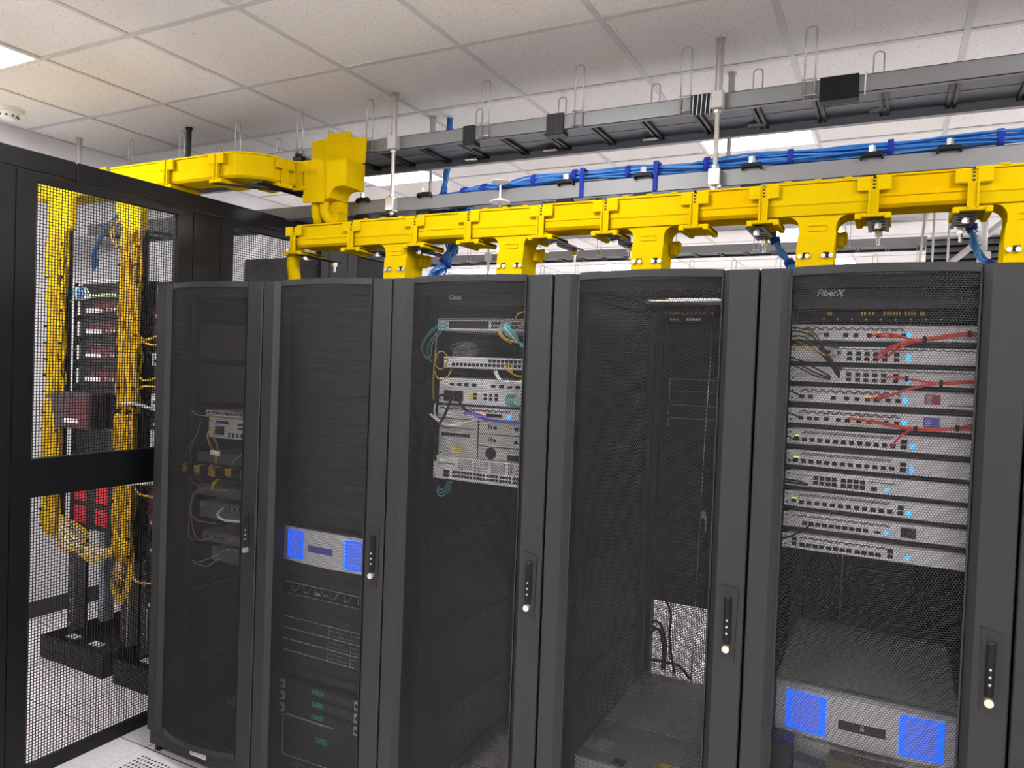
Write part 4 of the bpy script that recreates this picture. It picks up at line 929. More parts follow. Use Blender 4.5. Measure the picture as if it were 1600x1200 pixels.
for k, x in enumerate((-1.50, -1.04, -0.585, -0.125, 0.335, 1.000, 1.460, 1.922, 2.385)):
    place_post(x, 0.877, 2.732, ['leftmost tall wire post on the upper tray, above the left end of the yellow duct', 'wire post second from the left above the upper yellow duct', 'wire post above the middle of the upper yellow duct', 'wire post beside the black rod left of the yellow junction box',
        'wire post right behind the raised yellow lid', 'wire post beside the grey wrapped collar on the upper tray', 'wire post just right of the black wrapped collar', 'wire post just left of the second threaded rod', 'tallest looking wire post, left of the black wrapped section'][k], 'wire posts on the near rail of the upper tray')
for k, x in enumerate((-1.10, -0.60, -0.20, 0.78, 1.24, 1.70, 2.145, 2.605)):
    place_post(x, 1.198, 2.732, 'short looking wire post rising behind the far rail of the upper tray', 'wire posts on the far rail of the upper tray')
for k in range(8):
    place_post(-2.7+0.72*k, 4.547, 2.762, 'tiny wire post on the distant dark tray', 'wire posts on the distant dark tray')
for k in range(16):
    place_post(-3.0+0.37*k, 4.55, 2.43+0.01*(k % 2), 'distant pale wire post poking above the cabinet tops', 'wire posts above the cabinet tops')
# rods with clamp blocks
def rod(x, y, label, zb=2.40, mat_=ZINC, zt=ZC-0.0005, blocks=((2.752, 0.0), (2.452, 0.0)), ycl=None):
    t = thing('support_rod', label, 'threaded rod', (x, y, zt))
    MB().cyl((x, y, zb), 0.010, zt-zb, 'z', 10).build('rod', mat_, t)
    b = MB().cyl((x, y, 2.775), 0.0145, zt-0.01-2.775, 'z', 12); b.cyl((x, y, zt-0.012), 0.019, 0.0115, 'z', 14); b.build('conduit_sleeve', mat_, t)
    for z, _ in blocks:
        MB().box(x-0.024, y-0.024, z-0.034, x+0.024, y+0.02, z+0.034, 0.004).build('clamp_block', CHROME if z < 2.6 else SILV2, t)
        MB().cyl((x, y, z+0.036), 0.015, 0.010, 'z', 6).build('hex_nut', ZINC, t); MB().cyl((x, y, z-0.048), 0.015, 0.010, 'z', 6).build('hex_nut', ZINC, t)
    return t
rod(0.515, 0.862, 'tall rod with clamp blocks right of the yellow junction box')
rod(2.073, 0.862, 'thick rod with bright clamp blocks crossing both trays at centre right')
rod(2.05, 1.215, 'shorter rod behind the upper tray, right of the thick rod', blocks=((2.47, 0),))
rod(0.50, 1.215, 'rod hidden behind the first rod of the trays', blocks=((2.47, 0),))
rod(-0.949, 0.862, 'black rod above the left part of the yellow duct', mat_=BLACKG)
rod(-1.80, 0.75, 'stub rod at the far left above the black cage', blocks=(), zb=2.6)
rod(3.70, 0.862, 'rod right of the picture edge', blocks=((2.752, 0), (2.452, 0)))
for k, x in enumerate((-1.0, 0.60, 2.05)):
    t = thing('support_rod', 'distant %s rod hanging through the far dark tray' % ['left', 'middle', 'right'][k], 'threaded rod', (x, 4.53, ZC), 'distant rods')
    MB().cyl((x, 4.53, 2.2), 0.014, ZC-2.2-0.0005, 'z', 8).build('rod', ZINC, t); MB().box(x-0.03, 4.50, 2.75, x+0.03, 4.55, 2.83).build('clamp_block', SILV2, t)
# tape wraps on the near rail
def wrap(x0, x1, z0, z1, label, m_, name='tape_wrap'):
    b = MB().box(x0, 0.868, z0, x1, 0.8795, z1, 0.002)
    n = max(2, int((x1-x0)/0.012))
    for k in range(n): b.box(x0+(x1-x0)*(k+0.2)/n, 0.866, z0+0.002, x0+(x1-x0)*(k+0.55)/n, 0.868, z1-0.002)
    b.box(x0, 0.8795, z0, x1, 0.925, 2.7195) if z0 < 2.7195 else None
    tag(b.build(name, m_, org=(x0, .87, z0)), label, 'tape wrap')
wrap(2.440, 2.572, 2.704, 2.790, 'wide black wrap on the upper tray right of centre', BLACK)
wrap(1.330, 1.412, 2.700, 2.792, 'black bulging wrap on the upper tray at centre', CHAR_D)
wrap(0.903, 0.966, 2.700, 2.790, 'dark grey wrap on the upper tray left of centre', CHAR)
t = thing('wire_tie_wrap', 'black wrap bound with white ties beside the thick rod', 'tape wrap', (1.965, 0.87, 2.715))
MB().box(1.965, 0.868, 2.712, 2.046, 0.8795, 2.790, 0.002).build('wrap_sleeve', BLACK, t)
for k in range(5): MB().tube([(1.972+k*0.017, 0.865, 2.708), (1.975+k*0.017+0.002*(k % 2), 0.865, 2.793)], 0.0022, 5).build('zip_tie', WHITE, t)
tag(MB().tube([(2.592, 0.876, 2.712), (2.592, 0.876, 2.792), (2.594, 0.90, 2.795)], 0.003, 6).build('zip_tie', WHITE, org=(2.59, .876, 2.71)), 'single white tie around the upper tray right of the wide wrap', 'zip tie')
# splice brackets hanging below the far rail
for k, q in enumerate(((0.796, 1.155, 2.719), (1.229, 1.155, 2.721), (1.720, 1.155, 2.721), (2.175, 1.155, 2.731), (2.630, 1.155, 2.739))):
    x, z = q[0]-0.03, q[2]
    t = thing('splice_bracket', 'small steel bracket below the upper tray, %s from the left' % ['first', 'second', 'third', 'fourth', 'fifth'][k], 'bracket', (x, 1.16, z), 'brackets below the upper tray')
    MB().box(x, 1.150, z, x+0.065, 1.156, z+0.065).build('plate', CHAR, t)
    MB().cyl((x+0.02, 1.138, z+0.025), 0.009, 0.012, 'y', 8).build('bolt', CHROME, t); MB().cyl((x+0.035, 1.138, z+0.045), 0.007, 0.012, 'y', 8).build('bolt', CHROME, t)
    MB().box(x-0.002, 1.12, z-0.006, x+0.067, 1.156, z-0.0002).build('foot_strip', CHROME, t)
# clips on the lower tray
def clip(x, z, label, top=True):
    t = thing('tray_clip', label, 'tray clip', (x, 0.87, z), 'black clips on the lower tray')
    b = MB().box(x-0.035, 0.86, z-0.006, x+0.035, 0.879, z+0.010, 0.002); b.box(x-0.038, 0.858, z-0.014, x-0.031, 0.879, z+0.002); b.box(x+0.031, 0.858, z-0.014, x+0.038, 0.879, z+0.002)
    b.build('clip_body', BLACK, t)
    if top: MB().cyl((x, 0.868, z+0.010), 0.013, 0.022, 'z', 6).build('nut', CHROME, t)
w5 = ['first', 'second', 'third', 'fourth', 'fifth', 'sixth', 'seventh']
for k, x in enumerate((0.33, 0.70, 1.435, 1.78, 2.21, 2.625, 2.865)):
    clip(x, 2.489, 'black clip with bright nut topping the lower tray, %s from left' % w5[k])
    clip(x, 2.408, 'black clip under the lower tray rail, %s from left' % w5[k], False)
# white emergency reflector discs (light globes) hanging at the lower tray
t = thing('beam_clamp', 'pair of white dished plates with a bolt on the lower tray', 'beam clamp', (1.13, 0.86, 2.45))
MB().cyl((1.13, 0.84, 2.494), 0.012, 0.012, 'z', 20, 0.045).cyl((1.13, 0.84, 2.506), 0.045, 0.003, 'z', 20).build('upper_dish', WHITE, t)
MB().cyl((1.13, 0.84, 2.414), 0.050, 0.006, 'z', 20, 0.045).cyl((1.13, 0.84, 2.420), 0.045, 0.014, 'z', 20, 0.012).build('lower_dish', WHITE, t)
MB().cyl((1.13, 0.84, 2.395), 0.005, 0.12, 'z', 8).build('bolt', CHROME, t)
# ------------------------------------------------------------------ blue cable bundles
def bundle(name, label, path, R, n, r, mats_, ties, twist=0.0, spread=None, tie_m=NAVY):
    t = thing(name, label, 'cable bundle', path[0])
    base = spline(path, 6); m_ = len(base)
    for k in range(n):
        a0 = 2.399*k; rad = R*math.sqrt((k+0.5)/n); ph = random.uniform(0, 6)
        pts = []
        for i, p in enumerate(base):
            u = i/(m_-1); t_ = (base[min(i+1, m_-1)]-base[max(i-1, 0)]).normalized()
            s_ = t_.cross(Vector((0, 0, 1))); s_ = s_.normalized() if s_.length > 0.2 else Vector((1, 0, 0)); w_ = t_.cross(s_)
            f = spread(u) if spread else 1
            a = a0+twist*u+0.5*math.sin(3*u*6.28+ph)
            rr = rad*f*(1+0.25*math.sin(5*u*6.28+ph*2))
            pts.append(p+s_*(rr*math.cos(a))+w_*(rr*math.sin(a)*0.9))
        MB().tube(pts, r, 5).build('cable', random.choice(mats_), t)
    for u in ties:
        i = min(m_-2, int(u*(m_-1))); p = base[i]; q = base[i+1]; d = (q-p).normalized()
        f = (spread(u) if spread else 1)*R+r+0.002
        MB().tube([p-d*0.010, p+d*0.010], f, 14).build('hook_strap', tie_m, t)
    return t
bundle('blue_cable_bundle', 'long blue cable bundle lying along the lower grey tray', [(0.76, 0.95, 2.482), (0.95, 0.93, 2.494), (1.12, 0.92, 2.500), (1.35, 0.925, 2.522), (1.7, 0.93, 2.518), (2.1, 0.93, 2.522), (2.6, 0.93, 2.522), (3.1, 0.93, 2.524), (3.6, 0.93, 2.522)],
       0.027, 20, 0.0045, [BLUE, BLUE2, BLUE, BLUE2, BLUE], [0.02, 0.09, 0.17, 0.26, 0.34, 0.42, 0.50, 0.555, 0.61, 0.70, 0.78, 0.86], twist=5)
for k, (x, z0) in enumerate(((1.497, 2.418), (1.820, 2.425))):
    tag(MB().box(x, 0.872, z0, x+0.017, 0.8795, 2.545).box(x, 0.8795, 2.5425, x+0.017, 0.96, 2.5465).build('hook_strap', NAVY, org=(x, .87, z0)),
        'royal blue strap hanging over the lower tray rail, %s one' % ['left', 'right'][k], 'cable strap', 'straps over the lower tray')
bundle('blue_cable_bundle', 'blue cables dropping from the ceiling behind the upper tray', [(0.575, 1.27, 2.99), (0.57, 1.27, 2.85), (0.565, 1.27, 2.72), (0.56, 1.25, 2.60), (0.56, 1.20, 2.50)], 0.017, 10, 0.0045, [BLUE, BLUE2], [0.18, 0.95], twist=1)
bundle('blue_cable_bundle', 'dark blue cables crossing the lower tray right of the first rod', [(0.30, 1.0, 2.47), (0.6, 0.98, 2.475), (0.78, 0.96, 2.462), (0.95, 0.96, 2.47)], 0.035, 12, 0.0045, [BLUE], [], twist=2)
bundle('blue_cable_bundle', 'fan of dark blue cables passing under the lower tray', [(0.62, 1.02, 2.455), (0.80, 0.98, 2.41), (0.92, 0.92, 2.395), (0.98, 0.84, 2.36)], 0.03, 10, 0.0045, [BLUE], [], twist=1)
bundle('blue_cable_bundle', 'blue cable fan spreading into the second cabinet right of the first yellow drop', [(0.90, 0.86, 2.30), (0.885, 0.84, 2.22), (0.865, 0.82, 2.15), (0.80, 0.80, 2.07), (0.73, 0.78, 1.96)], 0.028, 18, 0.0042, [BLUE, BLUE2, BLUE2], [0.52], twist=0.5, spread=lambda u: 0.95+0.5*abs(u-0.52))
bundle('blue_cable_bundle', 'blue cable bundle left of the second yellow drop', [(1.19, 0.88, 2.30), (1.205, 0.86, 2.22), (1.185, 0.84, 2.13), (1.165, 0.82, 2.05), (1.15, 0.80, 1.95)], 0.025, 16, 0.0042, [BLUE, BLUE2], [0.5, 0.85], twist=0.5)
bundle('blue_cable_bundle', 'thin blue cables left of the third yellow drop', [(1.83, 0.95, 2.25), (1.80, 0.93, 2.17), (1.775, 0.9, 2.10), (1.72, 0.88, 2.0)], 0.014, 6, 0.0042, [BLUE, BLUE2], [], twist=0.5)
bundle('blue_cable_bundle', 'thin blue cable bundle falling left of the fourth yellow drop', [(2.30, 0.93, 2.43), (2.285, 0.880, 2.276), (2.304, 0.880, 2.209), (2.329, 0.880, 2.157), (2.371, 0.860, 2.100), (2.395, 0.840, 2.049)], 0.013, 6, 0.0042, [BLUE2, BLUE2, BLUE], [0.45, 0.78], twist=0.5)
bundle('blue_cable_bundle', 'thin blue cable bundle curving right below the fifth yellow coupler', [(2.93, 0.93, 2.43), (2.937, 0.880, 2.261), (2.943, 0.880, 2.202), (2.959, 0.880, 2.144), (2.988, 0.870, 2.099), (3.009, 0.850, 2.070)], 0.014, 6, 0.0042, [BLUE2, BLUE2, BLUE], [0.35, 0.9], twist=0.5)

# ------------------------------------------------------------------ yellow fibre duct
DY0, DY1 = 0.66, 0.80
def dz(x): return 2.338+0.0115*(x-0.6)
def trough(mb, x0, x1, zt, h, y0=DY0, y1=DY1, step=True):
    w_ = 0.004
    if step:
        fr = [(y0-0.006, zt), (y0-0.006, zt-0.006), (y0, zt-0.008), (y0, zt-h*0.56), (y0-0.006, zt-h*0.60), (y0-0.006, zt-h*0.66), (y0-0.003, zt-h*0.68), (y0-0.003, zt-h*0.90), (y0+0.006, zt-h)]
    else:
        fr = [(y0-0.009, zt), (y0-0.009, zt-0.008), (y0-0.004, zt-0.010), (y0-0.004, zt-h*0.66), (y0-0.001, zt-h*0.70), (y0+0.002, zt-h*0.98), (y0+0.010, zt-h)]
    bk = [(y1+y0-a, b) for a, b in reversed(fr)]
    outer = fr+bk
    inner = [(a+(w_ if a < (y0+y1)/2 else -w_), b+(w_ if b < zt-h*0.95 else 0)) for a, b in outer]
    poly = outer+inner[::-1]
    n = len(poly); m_ = len(outer)
    vs = [(x0, a, b) for a, b in poly]+[(x1, a, b) for a, b in poly]
    fs = [(k, (k+1) % n, n+(k+1) % n, n+k) for k in range(n)]
    fs += [(k, n-1-k, n-2-k, k+1) for k in range(m_-1)]+[(n+k, n+k+1, n+n-2-k, n+n-1-k) for k in range(m_-1)]
    mb.add(vs, fs)
def coupler(x, zt, label):
    t = thing('duct_coupler', label, 'duct coupler', (x, DY0, zt-0.12), 'yellow couplers along the long duct')
    b = MB()
    for s_ in (-1, 1):
        a = x+s_*0.008; c = x+s_*0.052
        b.box(a, DY0-0.018, zt-0.052, c, DY0-0.0095, zt-0.006, 0.003)
        b.box(x+s_*0.013-0.003, DY0-0.021, zt-0.128, x+s_*0.013+0.003, DY0-0.0095, zt-0.05)
    b.box(x-0.016, DY0-0.014, zt-0.125, x+0.016, DY0-0.0095, zt-0.05)
    b.box(x-0.010, DY0-0.0135, zt-0.05, x+0.010, DY0-0.0095, zt-0.012)
    b.build('joint_cover', YEL, t)
    b = MB()
    for k in range(3): b.box(x-0.004, DY0-0.0145, zt-0.045+k*0.012, x+0.004, DY0-0.0132, zt-0.039+k*0.012)
    b.build('vent_slot', BLACK, t)
    b = MB().box(x-0.055, DY0-0.016, zt-0.138, x+0.055, DY1+0.01, zt-0.124, 0.003)
    for s_ in (-1, 1): b.box(x+s_*0.045-0.010, DY0-0.022, zt-0.146, x+s_*0.045+0.010, DY1+0.012, zt-0.126, 0.003)
    b.build('bottom_clamp', YEL, t)
    return t
def t_piece(x0, x1, xc, label, last=False):
    zt = dz((x0+x1)/2); h = 0.118
    t = thing('duct_tee', label, 'fibre duct', ((x0+x1)/2, DY0, zt), 'yellow duct tees with downspouts')
    b = MB(); trough(b, x0, x1, zt, h, step=False)
    for k in range(3): b.box(x0+(x1-x0)*(0.22+0.28*k)-0.012, DY0-0.011, zt-0.002, x0+(x1-x0)*(0.22+0.28*k)+0.012, DY0-0.004, zt+0.004)
    b.build('duct_body', YEL, t)
    zb_ = zt-h; wd = 0.118; fl = 0.040; y0, y1 = DY0+0.008, DY1-0.006
    arc = [(fl*(1-math.cos(a)), -fl*math.sin(a)) for a in [k*math.pi/2/6 for k in range(7)]]
    # flared neck: arcs from the duct bottom to the spout sides
    L_ = [(xc-wd/2-fl+u_, zb_+v_) for u_, v_ in [(fl*math.sin(k*math.pi/12), -fl*(1-math.cos(k*math.pi/12))) for k in range(7)]]
    R_ = [(2*xc-a, b_) for a, b_ in reversed(L_)]
    s = MB(); s.prism(L_+[(xc-wd/2, zb_-0.062), (xc+wd/2, zb_-0.062)]+R_, 'y', y0, y1)
    s.box(xc-0.030, y0-0.003, zb_-0.052, xc+0.030, y0, zb_-0.050); s.box(xc+0.028, y0-0.003, zb_-0.052, xc+0.030, y0, zb_-0.032); s.box(xc-0.030, y0-0.003, zb_-0.034, xc+0.030, y0, zb_-0.032)
    s.build('flared_neck', YEL, t)
    s = MB(); zz = zb_-0.062
    s.prism([(xc-wd/2-0.002, zz), (xc+wd/2+0.002, zz), (xc+wd/2-0.004, zz-0.055), (xc+wd/2-0.006, 1.97), (xc-wd/2-0.006, 1.97), (xc-wd/2-0.006, zz-0.055)][::-1], 'y', y0-0.004, y1+0.004)
    s.build('downspout', YEL, t)
    s = MB().box(xc-wd/2+0.01, y1+0.004, zb_-0.08, xc+wd/2+0.03, y1+0.035, zb_-0.035, 0.006); s.box(xc+wd/2, y1-0.04, zb_-0.095, xc+wd/2+0.022, y1+0.02, zb_-0.055, 0.004); s.build('side_latch', YEL, t)
    for a in (-0.052, -0.028, 0.024, 0.048): MB().cyl((xc+a, y0-0.012, 2.103), 0.0078, 0.008, 'y', 12).build('bolt', CHROME, t)
    for a in (-0.034, 0.030): MB().box(xc+a-0.008, y0-0.0055, 2.098, xc+a+0.012, y0-0.0035, 2.116).build('slot', BLACK, t)
    return t
JX = [0.448, 0.807, 1.085, 1.428, 1.704, 2.051, 2.295, 2.644, 2.925, 3.28]
TL = ['first yellow tee from the left, its spout standing over the second cabinet', 'second yellow tee from the left, blue cables hanging at its left', 'third yellow tee from the left, over the nearly empty cabinet', 'fourth yellow tee from the left, over the switch stack cabinet', 'fifth yellow tee, cut by the right edge of the picture']
XC_ = [0.70, 1.290, 1.880, 2.478, 3.085]
for k in range(5): t_piece(JX[2*k]+0.004, JX[2*k+1]-0.004, XC_[k]-0.005, TL[k])
SP = [(0.10, 0.448), (0.807, 1.085), (1.428, 1.704), (2.051, 2.295), (2.644, 2.925)]
SLB = ['leftmost short straight duct piece under the yellow junction box', 'straight yellow duct piece between first and second tee', 'straight yellow duct piece between second and third tee', 'straight yellow duct piece between third and fourth tee', 'straight amber duct piece between fourth and fifth tee']
for k, (a, c) in enumerate(SP):
    zt = dz((a+c)/2); b = MB(); trough(b, a+0.004, c-0.004, zt, 0.108)
    tag(b.build('straight_duct', YEL if k < 2 else YEL2, org=((a+c)/2, DY0, zt-0.1)), SLB[k], 'fibre duct', 'straight pieces of the long yellow duct')
for k, x in enumerate([0.09]+JX): coupler(x, dz(x), 'yellow coupler on the long duct, %s from the left' % ['first', 'second', 'third', 'fourth', 'fifth', 'sixth', 'seventh', 'eighth', 'ninth', 'tenth', 'eleventh'][k])
# curved left end tube
tag(MB().tube(spline([(0.11, 0.73, 2.285), (0.075, 0.72, 2.262), (0.05, 0.70, 2.215), (0.048, 0.69, 2.15), (0.062, 0.69, 2.08), (0.075, 0.69, 1.975)], 6), 0.031, 16).build('curved_tube', YEL, org=(0.06, .7, 1.98)),
    'smooth curved yellow tube bending down at the left end of the long duct', 'duct tube')
# black support plates under the duct
def plate(x, y0, y1, z, w_, label, tilt=0.0, nut=True):
    t = thing('support_plate', label, 'support bracket', (x, y0, z), 'black plates under the long yellow duct')
    b = MB()
    for a, c in ((-w_/2, -w_/2+0.012), (w_/2-0.012, w_/2)): b.box(x+a, y0, z, x+c, y1, z+0.004)
    k = y0
    while k < y1-0.02: b.box(x-w_/2+0.012, k, z, x+w_/2-0.012, k+0.022, z+0.004); k += 0.045
    b.build('slotted_plate', BLACK, t)
    if nut:
        b = MB().cyl((x, y1-0.03, z-0.022), 0.013, 0.022, 'z', 6).cyl((x, y1-0.03, z-0.05), 0.006, 0.05, 'z', 8); b.cyl((x, y0+0.035, z-0.018), 0.011, 0.018, 'z', 6)
        b.build('hex_bolt', CHROME, t)
    return t
for k, (x, y0, y1) in enumerate(((0.16, 0.62, 0.90), (0.58, 0.64, 0.80), (0.815, 0.64, 0.90), (1.48, 0.64, 0.92), (1.735, 0.66, 0.90), (2.27, 0.64, 0.90), (2.66, 0.64, 0.86), (2.91, 0.64, 0.88))):
    plate(x, y0, y1, dz(x)-0.152, 0.055 if k < 3 else 0.065, 'black slotted support plate under the long yellow duct, %s from the left' % ['first', 'second', 'third', 'fourth', 'fifth', 'sixth', 'seventh', 'eighth'][k])
# upper duct with S bend
def uprof(w_, h, lip=0.006, th=0.004):
    o = [(-w_/2-lip, 0), (-w_/2-lip, -0.007), (-w_/2, -0.009), (-w_/2, -h*0.9), (-w_/2+0.01, -h)]
    o = o+[(-a, b) for a, b in reversed(o)]
    i_ = [(a*(1-2*th/w_*1.2), b if b > -h*0.95 else b+th) for a, b in o]
    return o+i_[::-1]
ZU = 2.645
def arcpts(cx, cy, r, a0, a1, n=9): return [(cx+r*math.cos(a0+(a1-a0)*k/n), cy+r*math.sin(a0+(a1-a0)*k/n), ZU) for k in range(n+1)]
yc0 = 0.475; yc1 = 0.735; rr = 0.13
b = MB(); b.sweep([(-0.52, yc0, ZU), (-0.97, yc0, ZU)][::-1], uprof(0.14, 0.12)); tag(b.build('straight_duct', YEL, org=(-0.7, yc0, 2.52)), 'straight piece of the upper yellow duct above the black cage', 'fibre duct')
b = MB(); b.sweep([(-0.51, yc0, ZU), (-0.17, yc0, ZU)], uprof(0.14, 0.12)); tag(b.build('straight_duct', YEL, org=(-0.3, yc0, 2.52)), 'straight piece of the upper yellow duct just left of its bend', 'fibre duct')
path = [(-0.16, yc0, ZU)]+arcpts(-0.13, yc0+rr, rr, -math.pi/2, 0, 9)[1:]+arcpts(-0.13+2*rr, yc0+rr, rr, math.pi, math.pi/2, 9)[1:]
b = MB(); b.sweep(path, uprof(0.14, 0.12)); tag(b.build('duct_bend', YEL, org=(0, .6, 2.52)), 'S shaped bend of the upper yellow duct', 'fibre duct')
b = MB(); b.sweep([(-0.98, yc0, ZU), (-1.6, yc0, ZU)][::-1], uprof(0.17, 0.13)); tag(b.build('straight_duct', YEL, org=(-1.2, yc0, 2.52)), 'left end of the upper yellow duct hidden behind the cage top', 'fibre duct')
def ucoup(x, y, ang, label):
    t = thing('duct_coupler', label, 'duct coupler', (x, y, ZU-0.13)); c_, s_ = math.cos(ang), math.sin(ang)
    def rbox(mb, a0, b0, z0, a1, b1, z1):
        n = len(mb.v); mb.box(a0, b0, z0, a1, b1, z1)
        for i in range(n, len(mb.v)):
            p = mb.v[i]; mb.v[i] = (x+p[0]*c_-p[1]*s_, y+p[0]*s_+p[1]*c_, p[2])
    b = MB()
    for s2 in (-1, 1):
        rbox(b, s2*0.008, -0.089, ZU-0.055, s2*0.05, -0.078, ZU-0.006); rbox(b, s2*0.012-0.003, -0.092, ZU-0.13, s2*0.012+0.003, -0.078, ZU-0.05)
    rbox(b, -0.016, -0.084, ZU-0.13, 0.016, -0.078, ZU-0.01); b.build('joint_cover', YEL, t)
    b = MB(); rbox(b, -0.04, -0.088, ZU-0.142, 0.04, 0.088, ZU-0.126); b.build('bottom_clamp', YEL, t)
ucoup(-0.515, yc0, 0, 'coupler in the straight run of the upper yellow duct')
ucoup(-0.165, yc0, 0, 'coupler at the left start of the S bend')
ucoup(0.005, 0.60, math.pi/2*0.85, 'coupler in the middle of the S bend')
ucoup(0.115, yc1, 0, 'coupler between the S bend and the yellow junction box')
b = MB(); b.prism([(-0.20, 0.40), (-0.17, 0.40), (0.22, 0.78), (0.18, 0.80)], 'z', 2.498, 2.504)
tag(b.build('support_bar', BLACK, org=(0, .6, 2.5)), 'long black bar slanting under the S bend', 'support bracket')
b = MB().box(0.02, 0.45, 2.498, 0.075, 0.82, 2.504)
tag(b.build('support_bar', BLACK, org=(0, .6, 2.5)), 'short black bar under the upper duct beside the junction box', 'support bracket')
t = thing('black_clamp', 'black clamp standing behind the S bend on the tray', 'clamp', (-0.10, 0.85, 2.66))
MB().box(-0.125, 0.84, 2.66, -0.06, 0.876, 2.74, 0.004).build('clamp_body', BLACK, t); MB().cyl((-0.09, 0.85, 2.74), 0.02, 0.012, 'z', 6).build('nut', BLACKG, t)
# junction box
t = thing('duct_junction_box', 'yellow vertical junction box with a raised lid feeding the long duct', 'fibre duct', (0.3, 0.66, 2.34))
b = MB().prism([(0.140, 2.645), (0.262, 2.640), (0.268, 2.475), (0.275, 2.470), (0.268, 2.436), (0.140, 2.441), (0.133, 2.475), (0.140, 2.48)][::-1], 'y', 0.652, 0.660)
b.box(0.170, 0.6495, 2.575, 0.226, 0.652, 2.577); b.box(0.170, 0.6495, 2.592, 0.226, 0.652, 2.594); b.box(0.170, 0.6495, 2.575, 0.172, 0.652, 2.594); b.box(0.224, 0.6495, 2.575, 0.226, 0.652, 2.594)
b.build('face_plate', YEL, t)
b = MB(); b.box(0.145, 0.661, 2.47, 0.262, 0.81, 2.636, 0.004)
prf = [(0.262, 2.634), (0.392, 2.632), (0.392, 2.508)]+[(0.345-0.045*math.sin(k*math.pi/12), 2.508-0.05*(1-math.cos(k*math.pi/12))) for k in range(7)]+[(0.262, 2.45)]
b.prism(prf[::-1], 'y', 0.661, 0.792); b.build('box_body', YEL, t)
b = MB().box(0.392, 0.659, 2.505, 0.398, 0.795, 2.637); b.box(0.398, 0.675, 2.515, 0.3995, 0.78, 2.625); b.build('end_cap', YEL, t)
L_ = [(0.040, 0.815, 2.675), (0.035, 0.815, 2.792), (0.133, 0.815, 2.798), (0.140, 0.815, 2.826), (0.284, 0.815, 2.817), (0.293, 0.815, 2.787), (0.385, 0.815, 2.780), (0.379, 0.815, 2.653)]
b = MB().prism([(q[0], q[2]) for q in L_], 'y', 0.814, 0.820)
for px_ in ((0.108, 0.813, 2.726), (0.314, 0.813, 2.721)): b.box(px_[0], 0.812, px_[2]-0.045, px_[0]+0.003, 0.814, px_[2]+0.035)
b.box((0.108, 0.813, 2.726)[0], 0.812, (0.214, 0.813, 2.773)[2], (0.314, 0.813, 2.721)[0], 0.814, (0.214, 0.813, 2.773)[2]+0.003)
b.build('raised_lid', YEL, t)
b = MB().box(0.250, 0.715, 2.345, 0.306, 0.79, 2.452, 0.004); b.box(0.246, 0.711, 2.40, 0.310, 0.794, 2.404); b.build('outlet_spout', YEL, t)
for k, x in enumerate((0.190, 0.243)):
    MB().tube(spline([(x, 0.69, 2.45), (x, 0.69, 2.40), (x+0.003+0.012*k, 0.70, 2.365), (x-0.01+0.05*k, 0.73, 2.33)], 5), 0.0235, 14).build('corrugated_tube', YEL, t)

# ------------------------------------------------------------------ background louvres and struts at right
t = thing('louvred_unit', 'dark slatted louvre unit behind the right end of the yellow duct', 'louvre', (3.5, 5.6, 2.0))
MB().box(2.96, 5.66, 1.9, 4.6, 5.7, ZC-0.01).build('back_plate', BLACK, t)
b = MB()
for k in range(17): b.prism([(5.60, 1.93+k*0.062), (5.61, 1.925+k*0.062), (5.66, 1.965+k*0.062), (5.65, 1.972+k*0.062)], 'x', 2.96, 4.6)
b.build('slats', TRAYD, t)
for k, (p0, p1, l_) in enumerate((((3.27, 4.2, 2.99), (3.28, 4.2, 2.60), 'upright'), ((2.95, 4.25, 2.45), (3.50, 4.25, 2.95), 'slanting'), ((3.95, 4.3, 2.99), (3.95, 4.3, 2.2), 'far right upright'))):
    tag(MB().tube([p0, p1], 0.022, 4).build('metal_strut', SILV2, org=p1), '%s pale metal strut in front of the louvre unit' % l_, 'strut')
tag(MB().box(3.24, 4.16, 2.55, 3.32, 4.24, 2.63, 0.006).build('strut_joint', SILV2, org=(3.24, 4.16, 2.55)), 'pale joint block where the two struts meet', 'strut joint')
for k in range(3):
    tag(MB().tube([(2.86+0.10*k, 4.3, 2.2), (2.86+0.10*k+(0.04 if k == 0 else 0), 4.3, ZC)], 0.009, 6).build('thin_rod', ZINC, org=(2.86+0.10*k, 4.3, 2.2)), 'thin pale rod near the end of the distant tray, %s' % ['leftmost of three', 'middle one of three', 'rightmost of three'][k], 'rod')

# ------------------------------------------------------------------ black mesh cage at left
CX = -0.2
def cage_panel(y0, y1, oy0, oy1, label, group=None):
    t = thing('mesh_cage_panel', label, 'cage panel', (CX, y0, 0), group)
    b = MB()
    b.box(CX-0.04, y0, 0.0, CX, oy0, 2.352); b.box(CX-0.04, oy1, 0.0, CX, y1, 2.352)
    for z0, z1 in ((0.0, 0.045), (1.107, 1.257), (2.320, 2.352)): b.box(CX-0.04, oy0, z0, CX, oy1, z1)
    b.build('frame', CAGE, t)
    for z0, z1 in ((0.045, 1.107), (1.257, 2.320)):
        b = MB(); p = 0.0118; x = CX-0.018
        k = oy0
        while k < oy1: b.box(x, k-0.0013, z0, x+0.0026, k+0.0013, z1); k += p
        k = z0
        while k < z1: b.box(x-0.0002, oy0, k-0.0013, x+0.0028, oy1, k+0.0013); k += p
        b.build('wire_mesh', CAGE, t)
    return t
cage_panel(-0.478, 0.300, -0.405, 0.223, 'large black mesh panel at the left, yellow fibre visible through it')
cage_panel(0.460, 1.235, 0.540, 1.165, 'second black mesh panel, rising behind the two leftmost cabinets')
cage_panel(1.400, 2.180, 1.483, 2.10, 'third black mesh panel, farthest, seen left of the first yellow drop')
